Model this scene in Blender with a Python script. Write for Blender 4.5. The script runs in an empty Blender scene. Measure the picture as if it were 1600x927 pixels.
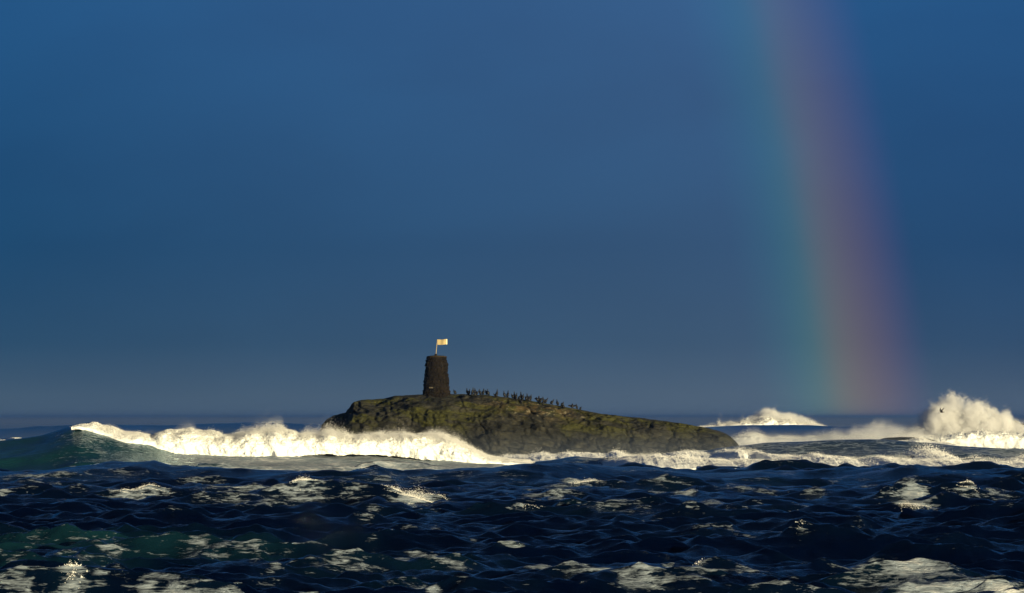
import bpy, math, random
import numpy as np
from mathutils import Vector, Matrix

random.seed(7)
RNG = np.random.default_rng(11)
S = bpy.context.scene
COL = S.collection
R = math.radians

# ------------------------------------------------------------------ camera
CAM_H = 6.0
FPX = 6077.0            # focal length in pixels of a 1600 px wide picture
HORIZON = 652.0
cam_d = bpy.data.cameras.new('camera')
cam_d.sensor_width = 36.0
cam_d.lens = 36.0 * FPX / 1600.0
cam_d.clip_start = 0.5
cam_d.clip_end = 200000.0
cam = bpy.data.objects.new('camera', cam_d)
COL.objects.link(cam)
cam.location = (0, 0, CAM_H)
cam.rotation_euler = (R(90) + math.atan((HORIZON - 463.5) / FPX), 0, 0)
S.camera = cam

# ------------------------------------------------------------------ light
SUN_EL = R(4.8)
SUN_AZ_OFF = R(36.75)    # the sun stands behind the camera, this far to the right
sun_dir = Vector((math.sin(SUN_AZ_OFF) * math.cos(SUN_EL), -math.cos(SUN_AZ_OFF) * math.cos(SUN_EL), math.sin(SUN_EL)))
sun_d = bpy.data.lights.new('sun', 'SUN')
sun_d.energy = 5.0
sun_d.angle = R(0.5)
sun_d.color = (1.0, 0.84, 0.50)
sun = bpy.data.objects.new('sun', sun_d)
COL.objects.link(sun)
sun.location = (80, -100, 60)
sun.rotation_euler = sun_dir.to_track_quat('Z', 'Y').to_euler()

S.view_settings.view_transform = 'Standard'
S.view_settings.look = 'None'
EXPO = 0.8
S.view_settings.exposure = EXPO
S.view_settings.gamma = 1.0
S.cycles.max_bounces = 12
S.cycles.volume_bounces = 5
S.cycles.diffuse_bounces = 3
S.cycles.glossy_bounces = 3
S.cycles.transparent_max_bounces = 24
S.cycles.use_denoising = True
S.cycles.volume_max_steps = 256


class NT:
    """small helper for node trees"""
    def __init__(self, tree):
        self.t = tree
        self.n = tree.nodes
        self.l = tree.links

    def add(self, kind, **kw):
        nd = self.n.new(kind)
        for k, v in kw.items():
            setattr(nd, k, v)
        return nd

    def put(self, sock, v):
        if isinstance(v, bpy.types.NodeSocket):
            self.l.new(v, sock)
        elif v is not None:
            sock.default_value = v

    def math(self, op, a, b=None, c=None, clamp=False):
        nd = self.add('ShaderNodeMath', operation=op, use_clamp=clamp)
        self.put(nd.inputs[0], a)
        if b is not None:
            self.put(nd.inputs[1], b)
        if c is not None:
            self.put(nd.inputs[2], c)
        return nd.outputs[0]

    def vmath(self, op, a, b=None):
        nd = self.add('ShaderNodeVectorMath', operation=op)
        self.put(nd.inputs[0], a)
        if b is not None:
            self.put(nd.inputs[1], b)
        return nd.outputs['Value'] if op in ('DOT_PRODUCT', 'LENGTH') else nd.outputs[0]

    def mix(self, f, a, b, blend='MIX'):
        nd = self.add('ShaderNodeMix', data_type='RGBA', blend_type=blend)
        self.put(nd.inputs[0], f)
        self.put(nd.inputs[6], a)
        self.put(nd.inputs[7], b)
        return nd.outputs[2]

    def ramp(self, f, stops, interp='LINEAR'):
        nd = self.add('ShaderNodeValToRGB')
        cr = nd.color_ramp
        cr.interpolation = interp
        while len(cr.elements) < len(stops):
            cr.elements.new(0.5)
        for e, (p, c) in zip(cr.elements, stops):
            e.position = p
            e.color = (*c, 1) if len(c) == 3 else c
        self.put(nd.inputs[0], f)
        return nd.outputs[0]

    def maprange(self, v, a, b, c=0.0, d=1.0, smooth=False):
        nd = self.add('ShaderNodeMapRange', interpolation_type='SMOOTHSTEP' if smooth else 'LINEAR')
        self.put(nd.inputs[0], v)
        for i, x in enumerate((a, b, c, d)):
            self.put(nd.inputs[i + 1], x)
        return nd.outputs[0]

    def noise(self, vec, scale, detail=4, rough=0.55, dist=0.0):
        nd = self.add('ShaderNodeTexNoise')
        self.put(nd.inputs['Vector'], vec)
        nd.inputs['Scale'].default_value = scale
        nd.inputs['Detail'].default_value = detail
        nd.inputs['Roughness'].default_value = rough
        nd.inputs['Distortion'].default_value = dist
        return nd.outputs[0]

    def mapping(self, vec, scale=(1, 1, 1), rot=(0, 0, 0), loc=(0, 0, 0)):
        nd = self.add('ShaderNodeMapping')
        self.put(nd.inputs['Vector'], vec)
        nd.inputs['Scale'].default_value = scale
        nd.inputs['Rotation'].default_value = rot
        nd.inputs['Location'].default_value = loc
        return nd.outputs[0]


# ------------------------------------------------------------------ sky with rain cloud and bow
W = bpy.data.worlds.new('World')
S.world = W
W.use_nodes = True
w = NT(W.node_tree)
w.n.clear()
sky = w.add('ShaderNodeTexSky', sky_type='NISHITA')
sky.sun_disc = False
sky.sun_elevation = SUN_EL
sky.sun_rotation = math.pi - SUN_AZ_OFF
sky.air_density = 1.0
sky.dust_density = 0.6
sky.ozone_density = 2.0
gen = w.add('ShaderNodeTexCoord').outputs['Generated']
dirv = w.vmath('NORMALIZE', gen)
anti = -sun_dir
cosang = w.vmath('DOT_PRODUCT', dirv, tuple(anti))
theta = w.math('MULTIPLY', w.math('ARCCOSINE', cosang), 180 / math.pi)     # degrees from the antisolar point
sep = w.add('ShaderNodeSeparateXYZ')
w.put(sep.inputs[0], dirv)
el = w.math('MULTIPLY', w.math('ARCSINE', sep.outputs[2]), 180 / math.pi)  # elevation in degrees
# the rain cloud fills the half of the sky away from the sun and thins out towards it
SKY_K = 0.1
KK = 1.0 / (SKY_K * 2 ** EXPO)


def sc3(c, k=1.0):
    return tuple(v * k for v in c)


cloud_col = w.ramp(w.math('POWER', w.math('DIVIDE', el, 90.0, clamp=True), 0.5),
                   [(0.0, sc3((0.080, 0.124, 0.186))), (0.060, sc3((0.058, 0.105, 0.168))), (0.11, sc3((0.022, 0.070, 0.145))), (0.167, sc3((0.0095, 0.060, 0.152))), (0.26, sc3((0.0112, 0.081, 0.220))),
                    (0.35, sc3((0.011, 0.072, 0.19))), (0.56, sc3((0.010, 0.040, 0.110))), (1.0, sc3((0.004, 0.015, 0.048)))])
cn = w.noise(w.mapping(dirv, scale=(9, 9, 22), rot=(0, R(18), 0), loc=(0.3, 0, 0.4)), 1.0, 4, 0.5, 0.4)
cloud_col = w.mix(1.0, cloud_col, w.ramp(cn, [(0.28, (0.89, 0.90, 0.92)), (0.72, (1.12, 1.10, 1.08))]), 'MULTIPLY')
# inside the bow the rain shines back, outside it (Alexander's band) it does not
glow = w.math('MULTIPLY', w.maprange(theta, 28.5, 40.8, 0.0, 1.0), w.maprange(theta, 40.9, 42.6, 1.0, 0.22, smooth=True))
cloud_col = w.mix(glow, cloud_col, w.mix(1.0, cloud_col, (0.028, 0.027, 0.030, 1), 'ADD'))
# the bow: bluish green inside, then green, gold, red outside
bow_t = w.maprange(theta, 40.58, 43.24)
bow = w.ramp(bow_t, [(0.0, (0, 0, 0)), (0.20, (0.0, 0.022, 0.020)), (0.36, (0.014, 0.062, 0.026)), (0.49, (0.092, 0.060, 0.0)),
                     (0.62, (0.096, 0.036, 0.0)), (0.76, (0.062, 0.014, 0.012)), (0.89, (0.020, 0.0, 0.013)), (1.0, (0, 0, 0))], 'B_SPLINE')
bow_s = w.maprange(el, 0.0, 6.5, 1.08, 0.46)
bow = w.mix(1.0, bow, bow_s, 'MULTIPLY')
cloud_col = w.mix(1.0, cloud_col, bow, 'ADD')
cloud_col = w.mix(1.0, cloud_col, (KK, KK, KK, 1), 'MULTIPLY')
clear = w.mix(1.0, sky.outputs[0], (0.45, 0.45, 0.5, 1), 'MULTIPLY')
side = w.maprange(theta, 110.0, 170.0, 0.0, 0.10, smooth=True)
final = w.mix(side, cloud_col, clear)
bg = w.add('ShaderNodeBackground')
w.put(bg.inputs[0], final)
bg.inputs[1].default_value = SKY_K
out = w.add('ShaderNodeOutputWorld')
w.l.new(bg.outputs[0], out.inputs[0])


# ------------------------------------------------------------------ helpers
def px2w(px, py, D):
    """the point at depth D that the photograph shows at pixel (px, py) of 1600 x 927"""
    return np.array([(px - 800.0) / FPX * D, D, CAM_H - (py - HORIZON) / FPX * D])


def tag(o, label=None, cat=None, group=None, kind=None):
    if label:
        o['label'] = label
    if cat:
        o['category'] = cat
    if group:
        o['group'] = group
    if kind:
        o['kind'] = kind
    return o


def link(name, me, mat=None, parent=None):
    o = bpy.data.objects.new(name, me)
    COL.objects.link(o)
    if mat is not None:
        me.materials.append(mat)
    if parent is not None:
        o.parent = parent
    return o


def mesh_np(name, verts, faces, smooth=True):
    """verts (n,3); faces (m,3) or (m,4) arrays, or a list of both"""
    me = bpy.data.meshes.new(name)
    fl = faces if isinstance(faces, list) else [faces]
    verts = np.ascontiguousarray(verts, dtype=np.float32)
    me.vertices.add(len(verts))
    me.vertices.foreach_set('co', verts.ravel())
    nl = sum(f.size for f in fl)
    me.loops.add(nl)
    me.loops.foreach_set('vertex_index', np.concatenate([f.ravel() for f in fl]).astype(np.int32))
    npoly = sum(len(f) for f in fl)
    me.polygons.add(npoly)
    sizes = np.concatenate([np.full(len(f), f.shape[1]) for f in fl])
    starts = np.concatenate([[0], np.cumsum(sizes)[:-1]]).astype(np.int32)
    me.polygons.foreach_set('loop_start', starts)
    me.polygons.foreach_set('use_smooth', np.full(npoly, smooth, dtype=bool))
    me.update(calc_edges=True)
    me.validate()
    return me


def grid_faces(nr, nc):
    i = np.arange(nr - 1)[:, None] * nc + np.arange(nc - 1)[None, :]
    return np.stack([i, i + 1, i + nc + 1, i + nc], -1).reshape(-1, 4)


def attr(me, name, vals):
    a = me.attributes.new(name, 'FLOAT', 'POINT')
    a.data.foreach_set('value', np.ascontiguousarray(vals, dtype=np.float32).ravel())


# gradient noise in numpy
_perm = np.random.default_rng(5).permutation(512)
_grad = np.random.default_rng(6).normal(size=(512, 3))
_grad /= np.linalg.norm(_grad, axis=1)[:, None]


def perlin(x, y, z):
    xi, yi, zi = np.floor(x).astype(int), np.floor(y).astype(int), np.floor(z).astype(int)
    xf, yf, zf = x - xi, y - yi, z - zi
    u, v, ww = [t * t * t * (t * (t * 6 - 15) + 10) for t in (xf, yf, zf)]
    res = 0
    for a in (0, 1):
        for b in (0, 1):
            for c in (0, 1):
                h = _perm[(_perm[(_perm[(xi + a) & 511] + yi + b) & 511] + zi + c) & 511]
                g = _grad[h]
                d = g[..., 0] * (xf - a) + g[..., 1] * (yf - b) + g[..., 2] * (zf - c)
                res = res + d * (u if a else 1 - u) * (v if b else 1 - v) * (ww if c else 1 - ww)
    return res * 1.5


def fbm(x, y, z, oct=5, lac=2.03, gain=0.5, billow=False):
    s, a, t = 0.0, 1.0, 0.0
    for k in range(oct):
        n = perlin(x + 17.3 * k, y - 9.1 * k, z + 4.7 * k)
        s = s + a * (np.abs(n) * 2 - 0.5 if billow else n)
        t += a
        a *= gain
        x, y, z = x * lac, y * lac, z * lac
    return s / t


def interp(x, pts):
    p = np.array(pts, dtype=float)
    return np.interp(x, p[:, 0], p[:, 1])


def sstep(x, a, b):
    t = np.clip((x - a) / (b - a), 0, 1)
    return t * t * (3 - 2 * t)


def new_mat(name):
    m = bpy.data.materials.new(name)
    m.use_nodes = True
    m.node_tree.nodes.clear()
    return m, NT(m.node_tree)


def finish(m, t, surf=None, vol=None):
    o = t.add('ShaderNodeOutputMaterial')
    if surf is not None:
        t.l.new(surf, o.inputs['Surface'])
    if vol is not None:
        t.l.new(vol, o.inputs['Volume'])
    return m


def principled(t, col, rough=0.8, spec=0.3, normal=None):
    p = t.add('ShaderNodeBsdfPrincipled')
    t.put(p.inputs['Base Color'], col)
    t.put(p.inputs['Roughness'], rough)
    p.inputs['Specular IOR Level'].default_value = spec
    if normal is not None:
        t.put(p.inputs['Normal'], normal)
    return p


def bump(t, h, strength, dist, normal=None):
    b = t.add('ShaderNodeBump')
    t.put(b.inputs['Height'], h)
    b.inputs['Strength'].default_value = strength
    b.inputs['Distance'].default_value = dist
    if normal is not None:
        t.put(b.inputs['Normal'], normal)
    return b.outputs[0]


# ------------------------------------------------------------------ materials
def mat_sea():
    m, t = new_mat('sea_water')
    pos = t.add('ShaderNodeNewGeometry').outputs['Position']
    fo = t.add('ShaderNodeAttribute', attribute_name='foam').outputs['Fac']
    ae = t.add('ShaderNodeAttribute', attribute_name='aeration').outputs['Fac']
    # foam laces: fine noise torn into streaks along the wind
    p1 = t.mapping(pos, scale=(0.24, 0.42, 1.5), rot=(0, 0, R(10)))
    n1 = t.noise(p1, 1.0, 9, 0.62, 0.9)
    n2 = t.noise(t.mapping(pos, scale=(0.65, 2.1, 4.8), rot=(0, 0, R(-6))), 1.0, 6, 0.6, 1.4)
    n4 = t.noise(t.mapping(pos, scale=(1.9, 6.0, 12.0), rot=(0, 0, R(7))), 1.0, 4, 0.65, 1.0)
    wv = t.add('ShaderNodeVectorMath', operation='ADD')
    nz = t.add('ShaderNodeTexNoise')
    t.put(nz.inputs['Vector'], pos)
    nz.inputs['Scale'].default_value = 0.9
    nz.inputs['Detail'].default_value = 4
    t.put(wv.inputs[0], t.mapping(pos, scale=(0.40, 0.70, 2.0)))
    t.l.new(t.vmath('MULTIPLY', nz.outputs['Color'], (1.3, 1.3, 1.3)), wv.inputs[1])
    vo = t.add('ShaderNodeTexVoronoi', feature='DISTANCE_TO_EDGE')
    t.l.new(wv.outputs[0], vo.inputs['Vector'])
    vo.inputs['Scale'].default_value = 1.0
    web = t.maprange(vo.outputs['Distance'], 0.0, 0.30, 1.0, 0.0)
    pat = t.math('ADD', t.math('MULTIPLY', n1, 0.36), t.math('ADD', t.math('MULTIPLY', n2, 0.36), t.math('MULTIPLY', n4, 0.28)))
    pat = t.maprange(pat, 0.35, 0.65)
    pat = t.math('ADD', t.math('MULTIPLY', pat, 0.74), t.math('MULTIPLY', web, 0.26))
    lo = t.math('SUBTRACT', 1.0, fo)
    mask = t.maprange(pat, t.math('SUBTRACT', lo, 0.05), t.math('ADD', lo, 0.20))
    mask = t.math('POWER', mask, 0.9)
    mask = t.math('MULTIPLY', mask, t.maprange(fo, 0.02, 0.10))
    deep = (0.00004, 0.0010, 0.0068, 1)
    teal = (0.006, 0.036, 0.044, 1)
    col = t.mix(ae, deep, teal)
    # thin dissolved foam also lightens the water around the laces
    col = t.mix(t.math('MULTIPLY', fo, 0.06), col, (0.02, 0.07, 0.09, 1))
    r1 = t.noise(t.mapping(pos, scale=(1.0, 1.5, 1.3), rot=(0, 0, R(20))), 1.0, 6, 0.62, 0.5)
    r2 = t.noise(t.mapping(pos, scale=(3.2, 4.6, 3.0), rot=(0, 0, R(-25))), 1.0, 4, 0.6, 0.4)
    nb = bump(t, r1, 1.0, 0.10)
    nb = bump(t, r2, 1.0, 0.035, nb)
    # a wind-roughened sea never mirrors fully at grazing angles
    fr = t.add('ShaderNodeFresnel')
    fr.inputs['IOR'].default_value = 1.33
    t.l.new(nb, fr.inputs['Normal'])
    refl = t.math('MINIMUM', t.math('MULTIPLY', fr.outputs[0], 1.0), 0.70)
    dif = t.add('ShaderNodeBsdfDiffuse')
    t.put(dif.inputs['Color'], col)
    t.l.new(nb, dif.inputs['Normal'])
    gl = t.add('ShaderNodeBsdfGlossy')
    gl.inputs['Color'].default_value = (0.80, 0.92, 1.0, 1)
    gl.inputs['Roughness'].default_value = 0.03
    t.l.new(nb, gl.inputs['Normal'])
    wat = t.add('ShaderNodeMixShader')
    t.put(wat.inputs[0], refl)
    t.l.new(dif.outputs[0], wat.inputs[1])
    t.l.new(gl.outputs[0], wat.inputs[2])
    fb = bump(t, t.math('ADD', pat, n2), 0.8, 0.16)
    thick = t.maprange(t.math('ADD', t.math('MULTIPLY', pat, 0.8), t.math('MULTIPLY', fo, 0.7)), 0.90, 1.46, smooth=True)
    foam = principled(t, t.mix(thick, (0.20, 0.24, 0.29, 1), (0.80, 0.80, 0.79, 1)), 0.95, 0.1, fb)
    mx = t.add('ShaderNodeMixShader')
    t.put(mx.inputs[0], mask)
    t.l.new(wat.outputs[0], mx.inputs[1])
    t.l.new(foam.outputs[0], mx.inputs[2])
    return finish(m, t, mx.outputs[0])


def mat_foam(name, col=(0.86, 0.86, 0.84, 1)):
    m, t = new_mat(name)
    pos = t.add('ShaderNodeNewGeometry').outputs['Position']
    n = t.noise(pos, 2.2, 8, 0.65, 0.6)
    c = t.mix(t.maprange(n, 0.35, 0.7), (col[0] * 0.90, col[1] * 0.94, col[2] * 0.98, 1), col)
    p = principled(t, c, 1.0, 0.05, bump(t, n, 0.5, 0.10))
    return finish(m, t, p.outputs[0])


def mat_drop():
    m, t = new_mat('spray_drops')
    d = t.add('ShaderNodeBsdfDiffuse')
    d.inputs[0].default_value = (0.86, 0.86, 0.85, 1)
    tr = t.add('ShaderNodeBsdfTranslucent')
    tr.inputs[0].default_value = (0.86, 0.86, 0.85, 1)
    mx = t.add('ShaderNodeMixShader')
    mx.inputs[0].default_value = 0.4
    t.l.new(d.outputs[0], mx.inputs[1])
    t.l.new(tr.outputs[0], mx.inputs[2])
    return finish(m, t, mx.outputs[0])


def mat_rock(name, lichen=1.0, dark=1.0):
    m, t = new_mat(name)
    pos = t.add('ShaderNodeNewGeometry').outputs['Position']
    big = t.noise(t.mapping(pos, scale=(0.10, 0.16, 0.20), rot=(0, R(14), 0)), 1.0, 5, 0.6, 0.5)
    mid = t.noise(t.mapping(pos, scale=(0.45, 0.5, 0.9), rot=(0, R(20), 0)), 1.0, 7, 0.65, 0.8)
    fine = t.noise(pos, 3.0, 6, 0.7)
    col = t.ramp(mid, [(0.30, (0.005 * dark, 0.0055 * dark, 0.005 * dark)), (0.5, (0.0135 * dark, 0.0138 * dark, 0.0112 * dark)), (0.74, (0.042 * dark, 0.040 * dark, 0.028 * dark))])
    sx = t.add('ShaderNodeSeparateXYZ')
    t.put(sx.inputs[0], pos)
    # olive lichen and turf on the upper slopes
    lf = t.math('MULTIPLY', t.maprange(big, 0.46, 0.56, smooth=True), t.maprange(sx.outputs[2], 2.0, 5.0))
    lf = t.math('MULTIPLY', lf, 0.85 * lichen)
    col = t.mix(lf, col, t.ramp(fine, [(0.3, (0.013, 0.0145, 0.003)), (0.7, (0.052, 0.053, 0.008))]))
    # ochre lichen and pale droppings where the birds stand
    bf = t.add('ShaderNodeAttribute', attribute_name='roost').outputs['Fac']
    col = t.mix(t.math('MULTIPLY', bf, t.maprange(mid, 0.48, 0.56)), col, (0.052, 0.036, 0.015, 1))
    g = t.noise(t.mapping(pos, scale=(0.8, 0.8, 1.6), rot=(0, R(15), 0), loc=(3, 1, 7)), 1.0, 5, 0.7, 0.8)
    col = t.mix(t.math('MULTIPLY', bf, t.maprange(g, 0.57, 0.66)), col, (0.20, 0.18, 0.13, 1))
    rough = t.maprange(sx.outputs[2], 0.5, 3.5, 0.45, 0.9)
    p = principled(t, col, rough, 0.25, bump(t, t.math('ADD', mid, t.math('MULTIPLY', fine, 0.4)), 0.8, 0.35))
    return finish(m, t, p.outputs[0])


def mat_plain(name, col, rough=0.8, nscale=6.0, amt=0.35, spec=0.2):
    m, t = new_mat(name)
    pos = t.add('ShaderNodeTexCoord').outputs['Object']
    n = t.noise(pos, nscale, 5, 0.65)
    c = t.mix(t.maprange(n, 0.3, 0.7), tuple(c * (1 - amt) for c in col) + (1,), tuple(min(1, c * (1 + amt)) for c in col) + (1,))
    p = principled(t, c, rough, spec, bump(t, n, 0.4, 0.03))
    return finish(m, t, p.outputs[0])


def mat_plume(name, size, top, density, nscale=0.5, soft=1.2, amp=0.9, aniso=0.0, step=0.12, lean=0.0, wisp=1.0, col=(0.96, 0.965, 0.97, 1)):
    """spray as a cloud of drops: its height along the crest follows `top` (0..1 along x, metres), torn by noise.
    object origin at the base centre; size = (sx, sy, sz) of the domain"""
    m, t = new_mat(name)
    pos = t.add('ShaderNodeTexCoord').outputs['Object']
    s = t.add('ShaderNodeSeparateXYZ')
    t.put(s.inputs[0], pos)
    x, y, z = s.outputs
    u = t.math('ADD', t.math('DIVIDE', t.math('ADD', x, t.math('MULTIPLY', z, -lean)), size[0]), 0.5, clamp=True)
    fc = t.add('ShaderNodeFloatCurve')
    cv = fc.mapping.curves[0]
    pts = [(px_, pz_ / size[2]) for px_, pz_ in top]
    while len(cv.points) < len(pts):
        cv.points.new(0.5, 0.5)
    for p_, q_ in zip(cv.points, pts):
        p_.location = q_
        p_.handle_type = 'AUTO_CLAMPED'
    fc.mapping.update()
    t.put(fc.inputs['Value'], u)
    topz = t.math('MULTIPLY', fc.outputs[0], size[2])
    yy = t.math('DIVIDE', y, size[1] * 0.5)
    ellip = t.math('SUBTRACT', 1.0, t.math('MULTIPLY', yy, yy))
    n1 = t.noise(t.mapping(pos, scale=(1, 1, 0.8)), nscale, 5, 0.55, 0.3)
    n1 = t.math('SUBTRACT', n1, 0.5)
    n2 = t.math('SUBTRACT', t.noise(pos, nscale * 4.2, 4, 0.6, 0.6), 0.5)
    nn = t.math('ADD', t.math('MULTIPLY', n1, 5.0 * amp), t.math('MULTIPLY', n2, 3.4 * amp))
    d = t.math('SUBTRACT', t.math('MULTIPLY', topz, t.math('POWER', t.math('MAXIMUM', ellip, 0.0), 0.5)), z)
    d = t.math('ADD', d, nn)
    d = t.maprange(d, 0.0, soft, smooth=True)
    d = t.math('MULTIPLY', d, t.maprange(ellip, 0.0, 0.35, smooth=True))
    d = t.math('MULTIPLY', d, t.maprange(topz, 0.02, 0.5))
    n3 = t.maprange(t.noise(pos, nscale * 1.9, 4, 0.6, 0.8), 0.32, 0.6, 1.0 - wisp, 1.0)
    d = t.math('MULTIPLY', d, n3)
    d = t.math('MULTIPLY', d, density)
    v = t.add('ShaderNodeVolumePrincipled')
    v.inputs['Color'].default_value = col
    t.put(v.inputs['Density'], d)
    v.inputs['Anisotropy'].default_value = aniso
    try:
        m.cycles.volume_step_rate = step
        m.cycles.homogeneous_volume = False
    except Exception:
        pass
    return finish(m, t, None, v.outputs[0])


M_SEA = mat_sea()
M_FOAM = mat_foam('whitewater')
M_DROP = mat_drop()
M_ROCK = mat_rock('islet_rock')
M_REEF = mat_rock('reef_rock', 0.0, 0.6)
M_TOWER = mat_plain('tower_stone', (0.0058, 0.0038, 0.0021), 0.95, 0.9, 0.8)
M_TOWER_CAP = mat_plain('tower_cap', (0.030, 0.020, 0.008), 0.9, 3.0, 0.4)
M_PALE = mat_plain('pale_stone', (0.10, 0.085, 0.06), 0.9, 5.0, 0.3)
M_FLAG = mat_plain('flag_cloth', (0.37, 0.29, 0.15), 0.8, 2.0, 0.18)
M_FLAG_EDGE = mat_plain('flag_edge', (0.80, 0.72, 0.50), 0.8, 2.0, 0.1)
M_POLE = mat_plain('flag_pole', (0.36, 0.28, 0.16), 0.6, 5.0, 0.2)
M_BIRD = mat_plain('cormorant_feathers', (0.004, 0.0045, 0.007), 0.6, 9.0, 0.4, 0.35)
M_BEAK = mat_plain('cormorant_beak', (0.06, 0.05, 0.03), 0.5, 9.0, 0.2, 0.3)

# ------------------------------------------------------------------ the sea
def ocean_tile(L, N, Lw, wind_deg, small, spread, seed):
    rg = np.random.default_rng(seed)
    k1 = 2 * np.pi * np.fft.fftfreq(N, L / N)
    kx, ky = np.meshgrid(k1, k1)
    k = np.hypot(kx, ky)
    k[0, 0] = 1e-6
    wx, wy = math.cos(R(wind_deg)), math.sin(R(wind_deg))
    c = (kx * wx + ky * wy) / k
    P = np.exp(-1.0 / (k * Lw) ** 2) / k ** 3.4 * (0.05 + np.abs(c) ** spread) * np.exp(-(k * small) ** 2)
    P[c < 0] *= 0.35
    P[0, 0] = 0
    h0 = (rg.normal(size=(N, N)) + 1j * rg.normal(size=(N, N))) * np.sqrt(P)
    hk = h0 + np.conj(np.roll(np.flip(h0), 1, (0, 1)))
    hk /= np.fft.ifft2(hk).real.std()
    return hk, kx, ky, k


def tile_fields(hk, kx, ky, k, blur):
    f = hk * np.exp(-(k * blur) ** 2 / 2)
    h = np.fft.ifft2(f).real
    dx = np.fft.ifft2(1j * kx / k * f).real
    dy = np.fft.ifft2(1j * ky / k * f).real
    return h, dx, dy


def sample(F, L, x, y):
    N = F.shape[0]
    gx, gy = x / L * N, y / L * N
    ix, iy = np.floor(gx).astype(int), np.floor(gy).astype(int)
    fx, fy = gx - ix, gy - iy
    i0, i1, j0, j1 = ix % N, (ix + 1) % N, iy % N, (iy + 1) % N
    return (F[j0, i0] * (1 - fx) + F[j0, i1] * fx) * (1 - fy) + (F[j1, i0] * (1 - fx) + F[j1, i1] * fx) * fy


# a fan-shaped sheet, finest where the waves are near, reaching the horizon all round
az_in = np.arange(-0.150, 0.1501, 0.0005)
az_out = 0.150 + np.cumsum(0.0008 * 1.19 ** np.arange(1, 60))
az_out = az_out[az_out < math.pi - 0.02]
az_out = np.append(az_out, math.pi)
az = np.concatenate([-az_out[::-1], az_in, az_out])
r_a = np.geomspace(1.5, 105, 46)[:-1]
r_b = 105 * np.exp(0.00105 * np.arange(int(math.log(250 / 105) / 0.00105)))
r_b = np.concatenate([r_b, r_b[-1] * np.exp(0.0021 * np.arange(1, int(math.log(760 / 250) / 0.0021)))])
r_c = np.geomspace(r_b[-1] * 1.004, 60000, 230)
rr = np.concatenate([r_a, r_b, r_c])
AZ, RR = np.meshgrid(az, rr)
X0, Y0 = RR * np.sin(AZ), RR * np.cos(AZ)

L1, L2, L3 = 148.0, 61.0, 23.0
t1 = ocean_tile(L1, 1024, 3.2, -78, 0.14, 14, 3)     # wind sea running towards the camera and to the right
t2 = ocean_tile(L2, 1024, 0.62, -70, 0.06, 3, 8)
t3 = ocean_tile(L3, 512, 0.20, -100, 0.03, 2, 21)
A1, A2, A3 = 0.35, 0.105, 0.032
H = np.zeros_like(X0)
DX = np.zeros_like(X0)
DY = np.zeros_like(X0)
levels = [(0.0, 0.10), (260.0, 0.26), (600.0, 0.8), (1500.0, 2.5), (5000.0, 9.0), (20000., 30.)]
cr, sr = math.cos(0.43), math.sin(0.43)
X2, Y2 = X0 * cr - Y0 * sr, X0 * sr + Y0 * cr
prev = None
for li, (d0, bl) in enumerate(levels):
    lo = levels[li - 1][0] if li else -1
    hi = levels[li + 1][0] if li + 1 < len(levels) else 1e9
    wgt = np.clip((RR - lo) / max(d0 - lo, 1e-6), 0, 1) * np.clip((hi - RR) / (hi - d0), 0, 1) if li else np.clip((hi - RR) / (hi - d0), 0, 1)
    rows = np.where(wgt[:, 0] > 0)[0]
    sl = slice(rows[0], rows[-1] + 1)
    f1 = tile_fields(*t1, bl)
    f2 = tile_fields(*t2, bl)
    a = wgt[sl]
    if d0 < 400:
        f3 = tile_fields(*t3, bl * 0.7)
        H[sl] += a * A3 * sample(f3[0], L3, X2[sl], Y2[sl])
    H[sl] += a * (A1 * sample(f1[0], L1, X0[sl], Y0[sl]) + A2 * sample(f2[0], L2, X2[sl], Y2[sl]))
    d2x, d2y = sample(f2[1], L2, X2[sl], Y2[sl]), sample(f2[2], L2, X2[sl], Y2[sl])
    DX[sl] += a * (A1 * sample(f1[1], L1, X0[sl], Y0[sl]) + A2 * (d2x * cr + d2y * sr))
    DY[sl] += a * (A1 * sample(f1[2], L1, X0[sl], Y0[sl]) + A2 * (-d2x * sr + d2y * cr))
CHOP = 1.05
hs = A1 * 1.05
HBASE = H / (A1 * 1.05)
H = H + 0.12 * (np.clip(H, -3 * hs, 3 * hs) ** 2 / hs - hs)
fade_near = sstep(RR, 20, 100)
far_gain = 1.0 + 1.2 * sstep(RR, 700, 1600)
H *= fade_near * far_gain
SX, SY = X0 + CHOP * DX * fade_near, Y0 + CHOP * DY * fade_near

FOAM = np.zeros_like(H)
AER = np.zeros_like(H)


def ridge(pts, D, front, back, px_range=None, wob=0.0, trough=0.12, calm=0.5, foot=None):
    """a swell whose crest the photograph shows along pts (px, py); the crest stands at depth D"""
    global H
    px = X0 / np.maximum(Y0, 1e-3) * FPX + 800
    ok = (Y0 > D * 0.6) & (Y0 < D * 1.6)
    p = np.array(pts, float)
    z = CAM_H - (p[:, 1] - HORIZON) / FPX * D
    x = (p[:, 0] - 800) / FPX * D
    hz = np.interp(X0, x, z)
    edge = foot if foot else 8.0
    hz = hz * sstep(X0, x[0] - edge, x[0] + 0.01) * (1 - sstep(X0, x[-1] - 0.01, x[-1] + edge))
    yc = D + wob * np.sin(X0 * 0.11 + D) + 0.5 * wob * np.sin(X0 * 0.31 + 2 * D)
    v = yc - Y0
    prof = np.where(v > 0, np.exp(-(np.abs(v) / front) ** 1.5), np.exp(-(np.abs(v) / back) ** 2))
    prof = prof - trough * np.exp(-((v - 2.4 * front) / (1.2 * front)) ** 2)
    k = np.where(ok, prof, 0)
    H = H * (1 - calm * np.clip(k, 0, 1) * (hz > 0.3)) + hz * k
    return k * np.clip(hz, 0, 1)


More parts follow.
